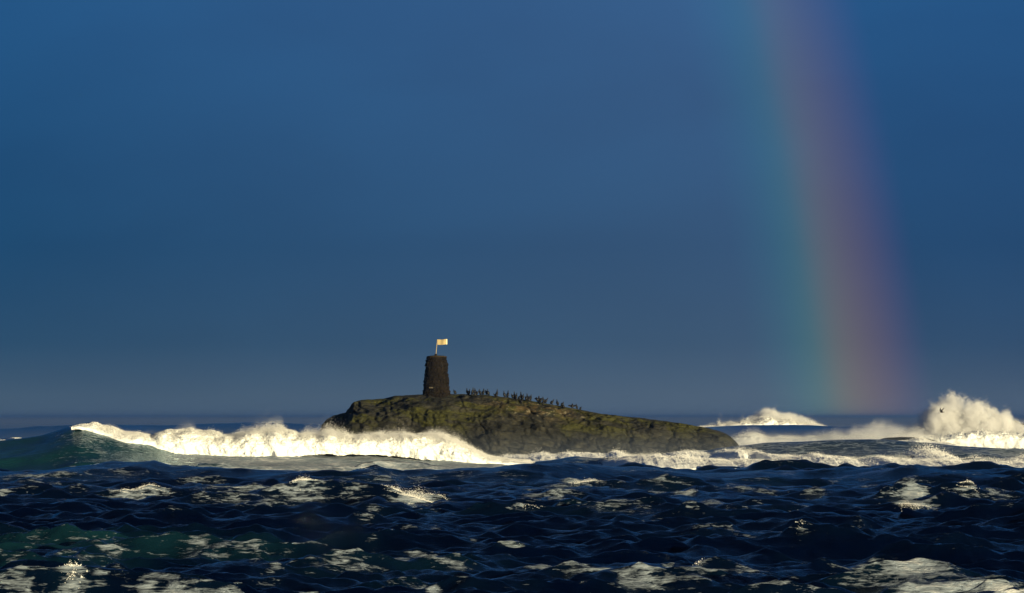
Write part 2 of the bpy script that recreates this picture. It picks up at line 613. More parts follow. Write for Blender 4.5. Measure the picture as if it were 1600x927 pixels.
# the long dark swell in front of the breakers
ridge([(-300, 742), (0, 738), (60, 736), (130, 728), (230, 722), (262, 732), (400, 736), (545, 735), (585, 727), (630, 737), (700, 733), (800, 726), (900, 722), (960, 731),
       (1022, 730), (1100, 741), (1190, 736), (1275, 741), (1340, 737), (1422, 729), (1480, 736), (1600, 745), (1900, 749)], 345, 7, 14, wob=3, calm=0.6)
# the big breaker on the left
kB = ridge([(-500, 716), (-200, 705), (0, 690), (60, 681), (100, 671), (140, 664), (165, 675), (200, 686), (250, 696), (300, 702), (400, 705), (500, 706), (600, 706), (700, 713), (760, 722), (830, 732)], 430, 10, 22, wob=1.5, calm=0.7, foot=20)
# grey swell standing in front of the white water on the right
ridge([(1040, 716), (1120, 702), (1200, 692), (1300, 688), (1380, 688), (1450, 692), (1540, 699), (1620, 705), (1750, 714)], 520, 9, 14, wob=1.0, calm=0.85, foot=14)
# low wave breaking before the islet and on to the right
ridge([(800, 727), (860, 722), (905, 713), (945, 713), (1000, 724), (1200, 728), (1300, 726), (1450, 726), (1600, 727), (1800, 729)], 452, 5, 9, wob=1.5, calm=0.4)
# short dark swell beyond, and the far swell under the distant spray
ridge([(1000, 674), (1080, 667), (1160, 664), (1240, 664), (1300, 666), (1420, 668), (1550, 667), (1700, 668)], 880, 12, 20, calm=0.8)
ridge([(-400, 672), (0, 664), (150, 661), (260, 663), (420, 660), (520, 664), (700, 670)], 900, 14, 22, calm=0.6)

# single seas in the foreground: crest (px, py), half width in px, rise in m, depth
for px, py, hw, up, fr in [(385, 778, 70, 0.9, 3.0), (150, 815, 35, 0.75, 1.6), (470, 753, 55, 0.8, 3), (585, 751, 80, .7, 3), (760, 760, 55, 0.9, 3), (905, 757, 60, .7, 3), (1045, 768, 60, 0.8, 3),
                           (1040, 790, 60, .8, 2.2), (830, 796, 26, .8, 1.6), (1445, 760, 70, 1.0, 2.6), (1430, 790, 45, .6, 2.2), (1530, 768, 60, .6, 3), (1280, 771, 40, .5, 2.2), (400, 815, 50, 0.4, 2.5),
                           (690, 870, 110, 0.6, 2.6), (985, 884, 40, .5, 1.6), (1080, 884, 55, .6, 2), (1460, 898, 150, 0.75, 3.2), (120, 868, 80, .4, 2), (320, 846, 40, .5, 1.6), (385, 870, 35, .6, 1.3), (60, 893, 60, .5, 1.6),
                           (190, 872, 40, .45, 1.5), (560, 912, 80, .5, 2)]:
    D = (CAM_H - up * 0.9) * FPX / (py - HORIZON)
    cx = (px - 800) / FPX * D
    u = (X0 - cx) / (hw * D / FPX)
    v = (D + 0.12 * (X0 - cx)) - Y0
    v = v + 0.8 * np.sin(u * 2.3 + px) + 0.35 * np.sin(u * 6.1 + py)
    prof = np.where(v > 0, np.exp(-(np.abs(v) / fr) ** 1.2), np.exp(-(np.abs(v) / (fr * 1.6)) ** 1.4))
    k = prof * np.exp(-np.abs(u) ** 1.5) * (Y0 > 0)
    H = H * (1 - 0.35 * k) + 0.62 * up * k * (0.9 + 0.1 * np.sin(u * 5))

CRESTY = np.clip(0.90 + 0.24 * HBASE, 0.58, 1.30)
PXs = SX / np.maximum(SY, 1e-3) * FPX + 800
PYs = HORIZON + (CAM_H - H) / np.maximum(SY, 1e-3) * FPX
J_IN = slice(len(az_out), len(az_out) + len(az_in))


def hit(px, py):
    """nearest point of the water surface seen at that pixel"""
    ci = int(np.argmin(np.abs(az - math.atan((px - 800) / FPX))))
    col = PYs[:, ci]
    start = int(np.searchsorted(rr, 100))
    idx = np.where(col[start:] <= py)[0]
    i = start + (int(idx[0]) if len(idx) else len(rr) - start - 1)
    return np.array([SX[i, ci], SY[i, ci], H[i, ci]])


def foam_patch(px, py, hw, dep, inten, aer=0.0, skew=0.0):
    p = hit(px, py)
    a = hw * p[1] / FPX
    ok = (np.abs(SY - p[1]) < dep * 3 + abs(skew) * a * 3)
    u = (SX - p[0]) / a
    v = (SY - p[1] - skew * (SX - p[0])) / dep
    g = np.exp(-(np.abs(u) ** 2.4 + np.abs(v) ** 2.0)) * ok * (Y0 > 0)
    np.maximum(FOAM, inten * g * CRESTY, out=FOAM)
    if aer:
        np.maximum(AER, aer * np.exp(-(np.abs(u * 0.8) ** 2 + np.abs(v * 0.6) ** 2)) * ok, out=AER)


PATCHES = [
    # px, py, half width px, depth m, strength, aeration
    (40, 746, 60, 5, .62, .2), (85, 739, 45, 5, .6, .2), (85, 757, 55, 5, .58, 0), (150, 749, 36, 4, .62, 0), (195, 742, 35, 4, .6, 0), (215, 773, 62, 3, .85, 0), (165, 776, 40, 2, .6, 0), (5, 768, 14, 2, .8, 0),
    (300, 746, 26, 3, .55, 0), (335, 748, 25, 3, .5, 0), (380, 760, 85, 4, .72, 0), (355, 770, 60, 3, .62, 0), (480, 752, 34, 2.0, .72, 0), (425, 784, 70, 3, .58, 0), (440, 768, 45, 3, .66, 0), (500, 756, 16, 1.2, .6, 0),
    (605, 751, 55, 4, .6, .15), (650, 752, 45, 4, .62, .15), (560, 756, 30, 3, .5, 0), (662, 779, 52, 3, .85, 0), (690, 795, 80, 3, .52, .1), (590, 797, 20, 2, .55, 0), (580, 812, 18, 1.4, .6, 0), (745, 765, 40, 3, .5, 0),
    (785, 748, 50, 4, .55, .1), (830, 766, 40, 3, .55, 0), (880, 756, 70, 4, .66, .1), (905, 752, 34, 2.5, .9, 0), (865, 767, 60, 3, .72, 0), (855, 778, 60, 3, .5, 0), (965, 764, 90, 4, .62, 0), (1040, 768, 50, 3, .66, 0), (1060, 770, 22, 1.6, .85, 0),
    (1150, 764, 60, 3, .55, 0), (1190, 764, 50, 4, .6, 0), (1112, 783, 34, 2, .55, 0), (975, 788, 60, 3, .5, 0), (1180, 750, 40, 3, .4, .2), (1040, 748, 40, 4, .55, .1), (905, 785, 60, 3, .45, .1), (820, 793, 30, 1, .5, 0),
    (1330, 747, 75, 5, .52, .1), (1420, 751, 40, 4, .5, 0), (1225, 741, 36, 4, .66, 0), (1370, 769, 75, 2.5, .56, 0), (1430, 762, 26, 2, .8, 0), (1425, 788, 40, 1.6, .95, 0), (1452, 793, 20, 1.2, .85, 0), (1520, 767, 24, 1.2, .72, 0), (1560, 772, 34, 1.6, .6, 0), (1275, 771, 30, 1.5, .65, 0),
    (1350, 758, 40, 3, .5, 0), (1210, 770, 40, 3, .45, 0),
    (20, 838, 45, 2.4, .6, .3), (70, 832, 30, 2, .4, 0), (120, 853, 170, 5, .44, .75), (80, 866, 50, 1.3, .78, .3), (150, 866, 50, 1.5, .72, .4), (172, 863, 26, 0.7, .85, 0), (30, 862, 40, 2, .6, .4), (330, 855, 60, 3, .6, .35), (395, 854, 60, 2.5, .6, .3), (315, 848, 26, 1.4, .75, 0), (250, 862, 70, 2.5, .45, .5), (90, 845, 26, 1, .5, .2),
    (410, 848, 26, 1.5, .65, 0), (240, 845, 60, 3, .35, .5), (420, 850, 22, 1.2, .6, 0), (585, 848, 10, .8, .5, 0),
    (112, 893, 26, 0.9, .70, .1), (18, 900, 45, 1.4, .66, 0), (170, 894, 20, 0.8, .5, 0), (185, 887, 22, 1, .6, 0), (290, 912, 70, 1.4, .66, 0), (240, 911, 22, 1, .8, 0), (330, 916, 50, 1.2, .6, 0), (60, 896, 40, 1.5, .4, 0), (110, 921, 40, 1, .5, 0), (380, 922, 30, 1, .6, 0), (390, 876, 24, 1.2, .55, 0),
    (640, 872, 80, 3, .66, .15), (560, 876, 60, 2.4, .62, .1), (655, 866, 26, 1.4, .72, 0), (712, 872, 30, 1.4, .78, 0), (690, 888, 70, 3, .52, .15), (665, 908, 80, 2.4, .55, .1), (780, 873, 30, 1.2, .5, 0), (500, 885, 40, 2, .45, .1), (720, 912, 50, 1.5, .5, 0), (440, 883, 40, 1.5, .5, 0), (490, 900, 40, 1.2, .5, 0), (430, 912, 30, 1.2, .55, 0), (670, 921, 18, .8, .85, 0),
    (845, 882, 32, 1.4, .78, 0), (900, 884, 50, 1.6, .66, 0), (930, 888, 60, 1.2, .6, 0), (1010, 881, 55, 1.6, .72, 0), (1075, 884, 40, 1.4, .95, .05), (1110, 893, 60, 1.4, .78, .05), (1190, 893, 60, 1.5, .55, 0), (1160, 914, 40, 1.6, .6, 0), (1215, 904, 55, 1.2, .7, 0), (1110, 912, 60, 1.5, .5, 0), (1250, 904, 40, 1.2, .5, 0), (1040, 920, 60, 1.5, .45, 0),
    (1260, 878, 30, 1, .6, 0), (1330, 884, 44, 1.4, .6, 0), (1390, 882, 40, 1.4, .45, 0), (1480, 912, 150, 3.6, .95, .1), (1580, 918, 80, 3.2, 1.0, .1), (1430, 896, 70, 1.5, .9, .1), (1360, 915, 70, 1.6, .62, .1), (1255, 833, 14, 0.6, .42, 0), (1350, 819, 14, .8, .6, 0), (1300, 922, 60, 1.4, .6, 0), (1210, 922, 40, 1.2, .55, 0), (820, 920, 30, 1, .5, 0),
    (770, 826, 12, .7, .6, 0), (735, 846, 10, .7, .6, 0), (640, 823, 14, .8, .6, 0), (680, 825, 10, .7, .6, 0),
]
for px, py, hw, dep, inten, aer in PATCHES:
    if px < 270 and py > 835:
        inten *= 0.85
    foam_patch(px, py, hw * (1.25 if inten < 0.8 else 1.05), dep * 1.3, inten * (0.60 if inten < 0.8 else 0.70), aer * 0.5)

# teal unbroken face of the left breaker, churned water below it and round the islet
faceB = np.exp(-((Y0 - 424) / 16) ** 2)
AER = np.maximum(AER, faceB * sstep(PXs, -350, 40) * (1 - sstep(PXs, 850, 950)) * 0.85)
churn = np.exp(-np.abs((Y0 - 408) / 18) ** 4) * sstep(PXs, 120, 420) * (1 - sstep(PXs, 780, 900))
FOAM = np.maximum(FOAM, churn * 0.86)
FOAM = np.maximum(FOAM, faceB * sstep(PXs, 190, 330) * (1 - sstep(PXs, 800, 850)) * 0.78)
FOAM = np.maximum(FOAM, faceB * sstep(PXs, 20, 120) * (1 - sstep(PXs, 300, 400)) * 0.36)
ch2 = sstep(Y0, 440, 455) * (1 - sstep(Y0, 640, 720)) * sstep(PXs, 780, 1000)
FOAM = np.maximum(FOAM, ch2 * (0.80 + 0.08 * np.sin(PXs * 0.013)) * (1 - 0.40 * np.exp(-((Y0 - 512) / 20) ** 4)))
AER = np.maximum(AER, ch2 * 0.30)
ch3 = sstep(Y0, 590, 620) * (1 - sstep(Y0, 690, 760)) * sstep(PXs, 1080, 1150)
FOAM = np.maximum(FOAM, ch3 * 0.85)
far = sstep(Y0, 720, 1000) * (1 - sstep(Y0, 3000, 9000))
FOAM = np.maximum(FOAM, far * 0.27)
AER = np.maximum(AER, sstep(Y0, 380, 520) * 0.18)
# foam where the chop folds over, trailing behind the crests, and old foam in long drifts
gy = np.gradient(SY, axis=0) / np.gradient(Y0, axis=0).clip(1e-3) 
gx = np.gradient(SX, axis=1) / np.gradient(X0, axis=1).clip(1e-3)
JAC = gx * gy
fold = sstep(-JAC, -0.40, 0.05) * (np.abs(AZ) < 0.3) * (RR > 110) * (RR < 700)
tr = fold.copy()
for i_ in range(1, 14):
    tr[i_:] = np.maximum(tr[i_:], fold[:-i_] * (1 - i_ / 14))
FOAM = np.maximum(FOAM, 0.56 * tr * sstep(fbm(X0 * 0.035, Y0 * 0.02, Y0 * 0, 3), -0.05, 0.35))
drift = sstep(fbm(X0 * 0.045 + 9, Y0 * 0.030, Y0 * 0, 4), 0.02, 0.40) * (RR < 450) * (RR > 100)
FOAM = np.maximum(FOAM, 0.33 * drift)
# a little spindrift foam on the sharpest crests everywhere
lap = np.zeros_like(H)
lap[:, 1:-1] = 2 * H[:, 1:-1] - H[:, :-2] - H[:, 2:]
crest = sstep(H, 0.55, 1.1) * (Y0 > 0) * (RR < 420)
FOAM = np.maximum(FOAM, crest * 0.22)

V = np.stack([SX, SY, H], -1).reshape(-1, 3)
me = mesh_np('sea', V, grid_faces(len(rr), len(az)))
attr(me, 'foam', np.clip(FOAM, 0, 1))
attr(me, 'aeration', np.clip(AER, 0, 1))
tag(link('sea', me, M_SEA), kind='structure')


# ------------------------------------------------------------------ islet
ISL_D = 577.0
SKYLINE = [(488, 706), (497, 690), (503, 664), (510, 656), (522, 649), (540, 645), (547, 636), (555, 628), (566, 625), (600, 623), (615, 619), (640, 617.5), (680, 616), (720, 616), (760, 617.5), (790, 621), (820, 625), (850, 630), (880, 635.5),
           (910, 641), (940, 647), (970, 650.5), (985, 652), (1000, 653), (1030, 657), (1060, 661), (1090, 666), (1110, 670), (1130, 676), (1142, 683), (1152, 694), (1165, 708)]


def isl_x(px):
    return (px - 800) / FPX * ISL_D


def isl_z(py):
    return CAM_H - (py - HORIZON) / FPX * ISL_D


ix = np.linspace(isl_x(484), isl_x(1168), 560)
iv = np.concatenate([np.linspace(-1.15, 0, 170), np.linspace(0, 1, 40)[1:]])
sk = np.array([(isl_x(a), isl_z(b)) for a, b in SKYLINE])
IX, IV = np.meshgrid(ix, iv)
ridge_z = np.interp(IX, sk[:, 0], sk[:, 1]) + 0.0
half = 5 + 1.5 * np.sqrt(np.clip(ridge_z, 0, 12)) + 0.75 * ridge_z
half = half * (1 + 0.18 * fbm(IX * 0.09, IV * 0 + 3.1, IX * 0, 3))
IY = IV * half
front = np.clip(-IV, 0, 1.2)
back = np.clip(IV, 0, 1)
prof = np.where(IV < 0, 1 - 0.22 * front - 1.0 * front ** 2.6, 1 - back ** 2)
IZ = ridge_z * np.clip(prof, -0.25, 1)
amp = sstep(front + back * 0.6, 0.0, 0.16)
# dipping strata: ledges that fall to the right, with cracks and gullies
s = IZ + 0.22 * IX + 0.05 * IY
n_big = fbm(IX * 0.16, IY * 0.16, IZ * 0.20, 5)
n_mid = fbm(IX * 0.5, IY * 0.5, IZ * 0.7 + 8, 5)
led = (s + 1.4 * n_big) * 0.9
saw = led - np.floor(led)
step_ = np.where(saw < 0.75, saw / 0.75, (1 - saw) / 0.25)
crack = np.clip(1 - np.abs(fbm(IX * 0.22 + IZ * 0.12, IY * 0.1, IZ * 0.15 + 20, 4)) * 9, 0, 1)
disp = 1.7 * n_big + 0.58 * n_mid + 0.55 * (step_ - 0.5) - 0.32 * crack
IY = IY - disp * amp * 1.1
IZ = IZ + disp * amp * 0.35 + 0.10 * fbm(IX * 0.9, IY * 0.9, IZ * 0, 4) * (1 - amp * 0.5)
me = mesh_np('islet', np.stack([IX, IY + ISL_D, IZ], -1).reshape(-1, 3), grid_faces(len(iv), len(ix)))
pxi = IX / ISL_D * FPX + 800
roost = np.exp(-((pxi - 835) / 70) ** 2) * np.exp(-((IZ - interp(pxi, [(700, 8.6), (900, 6.6)])) / 1.3) ** 2) * (IV < 0)
attr(me, 'roost', roost)
tag(link('islet', me, M_ROCK), kind='structure')


def isl_top(px, dv=0.0):
    """point of the islet's ridge under picture column px, dv metres in front of the ridge"""
    x = isl_x(px)
    c = int(np.argmin(np.abs(ix - x)))
    col_y, col_z = IY[:, c], IZ[:, c]
    i = int(np.argmin(np.abs(col_y + dv)))
    return np.array([x, ISL_D + col_y[i], col_z[i]])


# low rocks awash on the right
def reef(name, label, pts, D, depth, seed):
    p = np.array(pts, float)
    x = (p[:, 0] - 800) / FPX * D
    z = CAM_H - (p[:, 1] - HORIZON) / FPX * D
    gx_ = np.linspace(x[0], x[-1], 110)
    gv = np.linspace(-1, 1, 50)
    GX, GV = np.meshgrid(gx_, gv)
    top = np.interp(GX, x, z)
    yy = GV * depth * (0.35 + 0.65 * np.sin(np.pi * (GX - x[0]) / (x[-1] - x[0])) ** 0.5)
    zz = top * (1 - np.abs(GV) ** 2.4) - 0.8 * np.abs(GV) ** 3
    n = fbm(GX * 0.5 + seed, yy * 0.5, zz * 0.8, 5)
    n2 = fbm(GX * 1.6 + seed, yy * 1.6, zz * 2.4, 4)
    e = 1 - np.exp(-(GV / 0.3) ** 2)
    yy = yy - (0.9 * n + 0.3 * n2) * e
    zz = zz + (0.35 * n + 0.12 * n2) * (0.3 + e)
    me_ = mesh_np(name, np.stack([GX, yy + D, zz], -1).reshape(-1, 3), grid_faces(50, 110))
    attr(me_, 'roost', np.zeros(50 * 110))
    tag(link(name, me_, M_REEF), label, 'rock')


reef('reef_rock', 'low flat dark rock awash in white surf left of the tall spray plume',
     [(1364, 712), (1370, 692), (1376, 686), (1388, 683.5), (1405, 683), (1430, 684), (1450, 686), (1466, 690), (1480, 700), (1490, 712)], 606, 4.0, 3.0)
reef('reef_rock', 'small dark rock at the right edge half hidden behind the spray plume',
     [(1562, 712), (1568, 675), (1578, 661), (1586, 657), (1594, 661), (1606, 664), (1630, 668), (1660, 674), (1680, 712)], 730, 6.0, 9.0)


# ------------------------------------------------------------------ tower
def empty(name, loc, rz=0.0):
    o = bpy.data.objects.new(name, None)
    o.empty_display_size = 0.5
    COL.objects.link(o)
    o.location = loc
    o.rotation_euler = (0, 0, rz)
    return o


def rough_block(rg, sx, sy, sz):
    """a rough squared stone of 26 corners, centred"""
    g = []
    for a in (-1, 0, 1):
        for b in (-1, 0, 1):
            for c in (-1, 0, 1):
                if a or b or c:
                    l = abs(a) + abs(b) + abs(c)
                    q = {1: 1.05, 2: 0.96, 3: 0.88}[l]
                    g.append((a * sx * q, b * sy * q, c * sz * q))
    g = np.array(g) * 0.5
    g += rg.normal(size=g.shape) * 0.05 * min(sx, sy, sz) * 1.6
    return g


_keys = [(a, b, c) for a in (-1, 0, 1) for b in (-1, 0, 1) for c in (-1, 0, 1) if a or b or c]
_kid = {k: i for i, k in enumerate(_keys)}
BLOCK_F = []
for ax in range(3):
    for sg in (-1, 1):
        o1, o2 = [i for i in range(3) if i != ax]
        for a in (-1, 0):
            for b in (-1, 0):
                q = []
                for da, db in ((0, 0), (1, 0), (1, 1), (0, 1)):
                    k = [0, 0, 0]
                    k[ax] = sg
                    k[o1] = a + da
                    k[o2] = b + db
                    q.append(_kid[tuple(k)])
                fl = (sg > 0) != (ax == 1)
                BLOCK_F.append(q if fl else q[::-1])
BLOCK_F = np.array(BLOCK_F)

base = isl_top(682, 0)
TX = isl_x(682)
TZ = isl_z(616.5)
tower = empty('beacon_tower', (TX, ISL_D, TZ))
tag(tower, 'dark tapered drystone beacon tower standing on the top of the islet', 'tower')
T_H, RB, RT = 5.55, 2.0, 1.46
# solid core
ns, nh = 40, 12
ang = np.linspace(0, 2 * np.pi, ns, endpoint=False)
vs, fs = [], []
for j in range(nh + 1):
    f = j / nh
    r = (RB + (RT - RB) * f) * 0.94
    z = -0.5 + (T_H + 0.42) * f
    for a in ang:
        vs.append((r * math.cos(a), r * math.sin(a), z))
for j in range(nh):
    for i in range(ns):
        fs.append((j * ns + i, j * ns + (i + 1) % ns, (j + 1) * ns + (i + 1) % ns, (j + 1) * ns + i))
vs.append((0, 0, T_H - 0.08))
tc = len(vs) - 1
tri = np.array([(nh * ns + i, nh * ns + (i + 1) % ns, tc) for i in range(ns)])
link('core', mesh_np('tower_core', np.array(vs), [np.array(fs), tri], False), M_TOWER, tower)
rg = np.random.default_rng(4)
bv, bf = [], []
z = -0.45
nb_ = 0
while z < T_H - 0.12:
    hgt = rg.uniform(0.32, 0.62)
    if z + hgt > T_H - 0.1:
        hgt = T_H - z
    f = (z + hgt / 2) / T_H
    r = RB + (RT - RB) * f
    a = rg.uniform(0, 1)
    end = a + 2 * math.pi
    while a < end - 0.06:
        wd = rg.uniform(0.35, 0.85) / r
        if end - a < wd * 1.4:
            wd = end - a
        blk = rough_block(rg, 0.5, wd * r * 0.96, hgt * 0.95)
        blk[:, 0] += r - 0.22 + rg.uniform(-0.05, 0.06)
        ca, sa = math.cos(a + wd / 2), math.sin(a + wd / 2)
        bv.append(np.stack([blk[:, 0] * ca - blk[:, 1] * sa, blk[:, 0] * sa + blk[:, 1] * ca, blk[:, 2] + z + hgt / 2], -1))
        bf.append(BLOCK_F + nb_ * 26)
        nb_ += 1
        a += wd
    z += hgt
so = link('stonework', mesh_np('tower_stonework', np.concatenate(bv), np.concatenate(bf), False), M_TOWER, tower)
so['kind'] = 'stuff'
# capping of mortar, slightly ochre, and one pale stone low in the wall
ns = 36
vs, fs = [], []
for (r, zz) in ((1.50, T_H - 0.02), (1.52, T_H + 0.07), (1.1, T_H + 0.16), (0.35, T_H + 0.22)):
    for i in range(ns):
        a = 2 * math.pi * i / ns
        q = r * (1 + 0.03 * math.sin(3 * a + r) + rg.normal() * 0.012)
        vs.append((q * math.cos(a), q * math.sin(a), zz + rg.normal() * 0.015))
for j in range(3):
    for i in range(ns):
        fs.append((j * ns + i, j * ns + (i + 1) % ns, (j + 1) * ns + (i + 1) % ns, (j + 1) * ns + i))
vs.append((0, 0, T_H + 0.24))
tri = np.array([(3 * ns + i, 3 * ns + (i + 1) % ns, len(vs) - 1) for i in range(ns)])
link('capping', mesh_np('tower_capping', np.array(vs), [np.array(fs), tri]), M_TOWER_CAP, tower)
blk = rough_block(rg, 0.3, 0.62, 0.20)
a = math.atan2(-1, -0.42)
blk[:, 0] += 1.93
ca, sa = math.cos(a), math.sin(a)
blk = np.stack([blk[:, 0] * ca - blk[:, 1] * sa, blk[:, 0] * sa + blk[:, 1] * ca, blk[:, 2] + 0.98], -1)
ps = link('pale_stone', mesh_np('tower_pale_stone', blk, BLOCK_F, False), M_PALE, tower)
ps['label'] = 'small pale stone low in the tower wall'


def tube(pts, rad, seg=8):
    pts = np.array(pts, float)
    n = len(pts)
    tan = np.gradient(pts, axis=0)
    tan /= np.linalg.norm(tan, axis=1)[:, None] + 1e-9
    ref = np.array([0, 1, 0.0]) if abs(tan[0][1]) < 0.9 else np.array([1.0, 0, 0])
    V_ = []
    for p, t_, r_ in zip(pts, tan, np.broadcast_to(np.array(rad, float), (n,) if np.ndim(rad) < 2 else (n, 2)) if np.ndim(rad) < 2 else rad):
        s_ = np.cross(t_, ref)
        s_ /= np.linalg.norm(s_) + 1e-9
        u_ = np.cross(s_, t_)
        ra, rb = (r_, r_) if np.ndim(r_) == 0 else r_
        for k in range(seg):
            a_ = 2 * math.pi * k / seg
            V_.append(p + s_ * math.cos(a_) * ra + u_ * math.sin(a_) * rb)
    F_ = [(i * seg + k, i * seg + (k + 1) % seg, (i + 1) * seg + (k + 1) % seg, (i + 1) * seg + k) for i in range(n - 1) for k in range(seg)]
    V_ += [pts[0], pts[-1]]
    a0, a1 = n * seg, n * seg + 1
    T_ = [(a0, (k + 1) % seg, k) for k in range(seg)] + [(a1, (n - 1) * seg + k, (n - 1) * seg + (k + 1) % seg) for k in range(seg)]
    return np.array(V_), np.array(F_), np.array(T_)


flag = empty('flag', (TX - 0.1, ISL_D, TZ + T_H + 0.2))
tag(flag, 'pale golden flag flying from a thin pole on the tower top', 'flag')
v_, f_, t_ = tube([(0, 0, -0.1), (0.07, 0, 0.8), (0.15, 0, 1.6), (0.24, 0, 2.42)], [0.055, 0.05, 0.045, 0.04])
link('pole', mesh_np('flag_pole', v_, [f_, t_]), M_POLE, flag)
fw, fh, nx, nz = 1.32, 0.78, 22, 12
vs = []
for side_ in (0, 1):
    for j in range(nz + 1):
        for i in range(nx + 1):
            a, b = i / nx, j / nz
            vs.append((0.24 + 0.02 + fw * a, 0.14 * math.sin(a * 6.5 + b * 0.8) * a + side_ * 0.012, 2.40 - fh * b - 0.06 * math.sin(a * 5) * a))
gf = grid_faces(nz + 1, nx + 1)
n_ = (nx + 1) * (nz + 1)
link('cloth', mesh_np('flag_cloth', np.array(vs), [gf, gf[:, ::-1] + n_]), M_FLAG, flag)
vs = []
for side_ in (0, 1):
    for j in range(nz + 1):
        for i in range(3):
            a, b = 1 + 0.08 * i / 2, j / nz
            vs.append((0.26 + fw * a, 0.14 * math.sin(a * 6.5 + b * 0.8) * a + side_ * 0.012, 2.40 - fh * b - 0.06 * math.sin(a * 5) * a))
gf = grid_faces(nz + 1, 3)
link('fly_edge', mesh_np('flag_edge', np.array(vs), [gf, gf[:, ::-1] + 3 * (nz + 1)]), M_FLAG_EDGE, flag)
blk = rough_block(rg, 0.36, 0.4, 0.34)
blk[:, 2] += 0.08
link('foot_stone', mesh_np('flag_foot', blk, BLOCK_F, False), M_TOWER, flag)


# ------------------------------------------------------------------ cormorants
def join_parts(parts):
    V_, Q_, T_ = [], [], []
    o = 0
    for v, q, t in parts:
        V_.append(v)
        Q_.append(q + o)
        T_.append(t + o)
        o += len(v)
    return np.concatenate(V_), [np.concatenate(Q_), np.concatenate(T_)]


def cormorant_mesh(name, pose):
    """bird facing +x, feet at the origin, about 0.9 m tall when upright"""
    if pose == 'upright':
        sp = [(-0.30, 0, 0.05), (-0.22, 0, 0.14), (-0.14, 0, 0.25), (-0.05, 0, 0.38), (0.02, 0, 0.50), (0.05, 0, 0.60), (0.045, 0, 0.70), (0.05, 0, 0.79), (0.085, 0, 0.85), (0.13, 0, 0.865)]
        bill = [(0.12, 0, 0.868), (0.19, 0, 0.875), (0.245, 0, 0.865)]
    elif pose == 'stretched':
        sp = [(-0.28, 0, 0.04), (-0.20, 0, 0.14), (-0.12, 0, 0.27), (-0.04, 0, 0.41), (0.02, 0, 0.54), (0.04, 0, 0.66), (0.03, 0, 0.78), (0.03, 0, 0.89), (0.055, 0, 0.955), (0.095, 0, 0.985)]
        bill = [(0.09, 0, 0.985), (0.15, 0, 1.02), (0.20, 0, 1.045)]
    elif pose == 'hunched':
        sp = [(-0.36, 0, 0.12), (-0.27, 0, 0.18), (-0.17, 0, 0.25), (-0.06, 0, 0.33), (0.05, 0, 0.41), (0.12, 0, 0.48), (0.13, 0, 0.55), (0.13, 0, 0.61), (0.16, 0, 0.65), (0.205, 0, 0.655)]
        bill = [(0.20, 0, 0.655), (0.265, 0, 0.65), (0.315, 0, 0.63)]
    else:                     # leaning forward
        sp = [(-0.42, 0, 0.20), (-0.32, 0, 0.24), (-0.20, 0, 0.28), (-0.07, 0, 0.34), (0.06, 0, 0.42), (0.16, 0, 0.51), (0.22, 0, 0.60), (0.27, 0, 0.68), (0.32, 0, 0.72), (0.37, 0, 0.725)]
        bill = [(0.36, 0, 0.725), (0.43, 0, 0.73), (0.485, 0, 0.715)]
    rad = [(0.07, 0.02), (0.14, 0.07), (0.22, 0.135), (0.245, 0.175), (0.20, 0.155), (0.12, 0.095), (0.085, 0.066), (0.076, 0.060), (0.085, 0.066), (0.035, 0.03)]
    parts = [tube(sp, [np.array(r_) for r_ in rad], 10)]
    for s_ in (-1, 1):
        hip = np.array(sp[2]) * 0.5 + np.array(sp[3]) * 0.5 + np.array([0.02, s_ * 0.06, -0.06])
        parts.append(tube([hip, (0.0, s_ * 0.065, 0.10), (0.01, s_ * 0.07, 0.01)], [0.045, 0.022, 0.018], 6))
        parts.append(tube([(-0.03, s_ * 0.07, 0.012), (0.05, s_ * 0.075, 0.015), (0.12, s_ * 0.085, 0.008)], [np.array((0.015, 0.010)), np.array((0.04, 0.012)), np.array((0.055, 0.006))], 6))
        if pose == 'spread':
            pass
    if pose == 'drying':
        pass
    V_, F_ = join_parts(parts)
    bv_ = tube(bill, [0.020, 0.013, 0.006], 6)
    return mesh_np(name, V_, F_), mesh_np(name + '_bill', bv_[0], [bv_[1], bv_[2]])


def wing_mesh(side, raise_):
    """half-open wing held out to dry"""
    pr = [(0, 0.0, 0.0), (0.0, 0.13, raise_ * 0.7), (-0.02, 0.24, raise_ * 0.9), (-0.06, 0.33, raise_ * 0.5)]
    ch = [(0.06, 0.20), (0.09, 0.24), (0.06, 0.22), (0.01, 0.10)]
    V_ = []
    for (x, y, z), (a, b) in zip(pr, ch):
        V_ += [(x + a, y * side, z + 0.012), (x, y * side, z + 0.022), (x - b * 0.5, y * side, z - b * 0.5), (x - b * 0.6, y * side, z - b), (x - 0.02, y * side, z - b * 0.3 - 0.02), (x + a, y * side, z - 0.01)]
    V_ = np.array(V_)
    F_ = []
    for i in range(3):
        for k in range(6):
            F_.append((i * 6 + k, i * 6 + (k + 1) % 6, (i + 1) * 6 + (k + 1) % 6, (i + 1) * 6 + k))
    F_ = np.array(F_ + [(18, 19, 20, 23), (20, 21, 22, 23), (0, 5, 2, 1), (5, 4, 3, 2)])
    return mesh_np('cormorant_wing', V_, F_)


